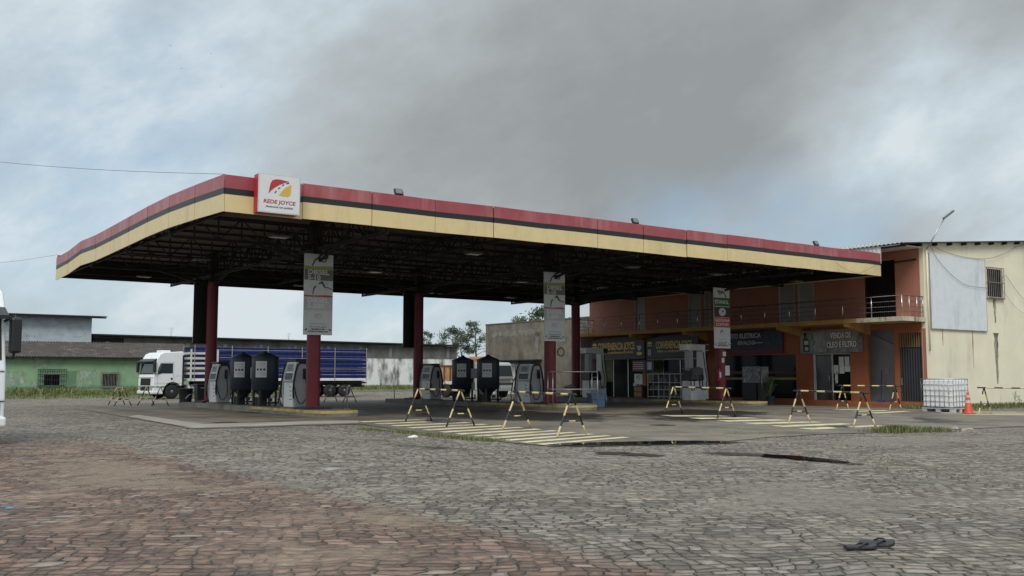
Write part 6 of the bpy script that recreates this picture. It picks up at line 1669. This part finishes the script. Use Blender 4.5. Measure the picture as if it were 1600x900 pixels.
# ================================================================== TREES
m_bark = mat('pale_bark', (.15, .12, .09), .9, var=.3, vs=3)
def tree(px, base_d, top_py, lb, spread, seed, cols, blobs=14, leaves=1500, ls=.22, name='eucalyptus_tree', low=.35, grp=None):
    rg = random.Random(seed); b = Vector((0, 0, EYE))+ray(px, 588)*base_d
    top = EYE+(588-top_py)*base_d/FPX; t = thing(name, lb, 'tree', (b.x, b.y, 0), 0, grp)
    mb = MB(); lean = rg.uniform(-.5, .5)
    spine = [Vector((lean*k/6+rg.uniform(-.12, .12), rg.uniform(-.12, .12), top*.92*k/6)) for k in range(7)]; spine[0] = Vector((0, 0, -.2))
    mb.tube(spine, [.22*(1-k/7.5)*top/9 for k in range(7)], 8); cl_ = []
    for k in range(blobs):
        f_ = low+(1-low)*(k+.5)/blobs; i = min(5, int(f_*6)); s_ = spine[i].lerp(spine[i+1], f_*6-i)
        a = rg.uniform(0, 2*PI); rr_ = spread*rg.uniform(.25, 1)*(1.1-.75*abs(f_-.6)); e = s_+Vector((math.cos(a)*rr_, math.sin(a)*rr_, rg.uniform(.2, .9)*spread*.5)); e.z = min(e.z, top-.2)
        mb.tube([s_, s_.lerp(e, .5)+Vector((0, 0, .1)), e], [.05*top/9, .03*top/9, .012], 5); cl_.append((e, rg.uniform(.35, .75)*spread*.55))
    cl_.append((spine[-1]+Vector((0, 0, .1)), spread*.3))
    mb.build('trunk', m_bark, t)
    mb = MB()
    for _ in range(leaves):
        c, r = rg.choice(cl_); d = Vector((rg.gauss(0, 1), rg.gauss(0, 1), rg.gauss(0, .75)))*r*.5; p = c+d
        u = Vector((rg.uniform(-1, 1), rg.uniform(-1, 1), rg.uniform(-1.2, .3))).normalized()*ls*rg.uniform(.6, 1.3); v = u.orthogonal().normalized(); v.rotate(Matrix.Rotation(rg.uniform(0, 6), 3, u)); v *= ls*.35
        mb.add([p-u, p+v, p+u, p-v], [(0, 1, 2, 3)])
    mb.build('crown', leafmat(name+'_leaves', cols), t)
ec = [(.035, .05, .025), (.07, .09, .05), (.14, .155, .10)]
G_ = 'trees behind the concrete shed'
tree(676, 132, 519, 'low eucalyptus, leftmost of the row behind the whitewashed wall', 1.5, 1, ec, 10, 1100, .17, grp=G_)
tree(704, 130, 511, 'broad bushy eucalyptus second from left behind the whitewashed wall', 2.0, 2, ec, 16, 1900, .18, grp=G_)
tree(723, 134, 515, 'narrow eucalyptus right of the broad bushy one', 1.6, 3, ec, 12, 1300, .18, grp=G_)
tree(745, 128, 500, 'tallest slender eucalyptus with open crown, next to the concrete building', 1.9, 4, ec, 13, 1300, .17, low=.5, grp=G_)
tree(690, 126, 535, 'low shrubby tree below the broad eucalyptus crowns', 1.6, 8, ec, 9, 1000, .18, grp=G_)
mg = [(.02, .04, .012), (.045, .075, .02), (.10, .13, .035)]
tree(838, 84, 482, 'dark green tree rising above the concrete building, left of the middle fuel panel', 2.1, 5, mg, 15, 2600, .16, 'broadleaf_tree', .55)
tree(880, 86, 494, 'small treetop over the concrete building, right of the middle fuel panel', 1.1, 6, mg, 8, 700, .15, 'broadleaf_tree', .6)
# a few birds far off in the sky
mb0 = None
for px, py in ((280, 92), (284, 107), (330, 84), (346, 136), (266, 71)):
    p = Vector((0, 0, EYE))+ray(px, py)*420
    if mb0 is None:
        mb = MB(); mb.add([(-.45, 0, .08), (-.15, .12, .1), (0, .1, 0), (.15, .12, .1), (.45, 0, .08), (0, -.15, 0), (0, .28, 0), (0, 0, -.06)], [(0, 5, 7, 1), (1, 7, 2), (3, 2, 7), (4, 3, 7, 5), (2, 6, 7)])
        mb0 = mb.build('bird', m_blk, loc=p, rot=(0, 0, .6)); tag(mb0, 'tiny dark bird gliding high in the upper left sky', 'bird', 'birds in the sky')
    else: dup(mb0, p, px*.01)
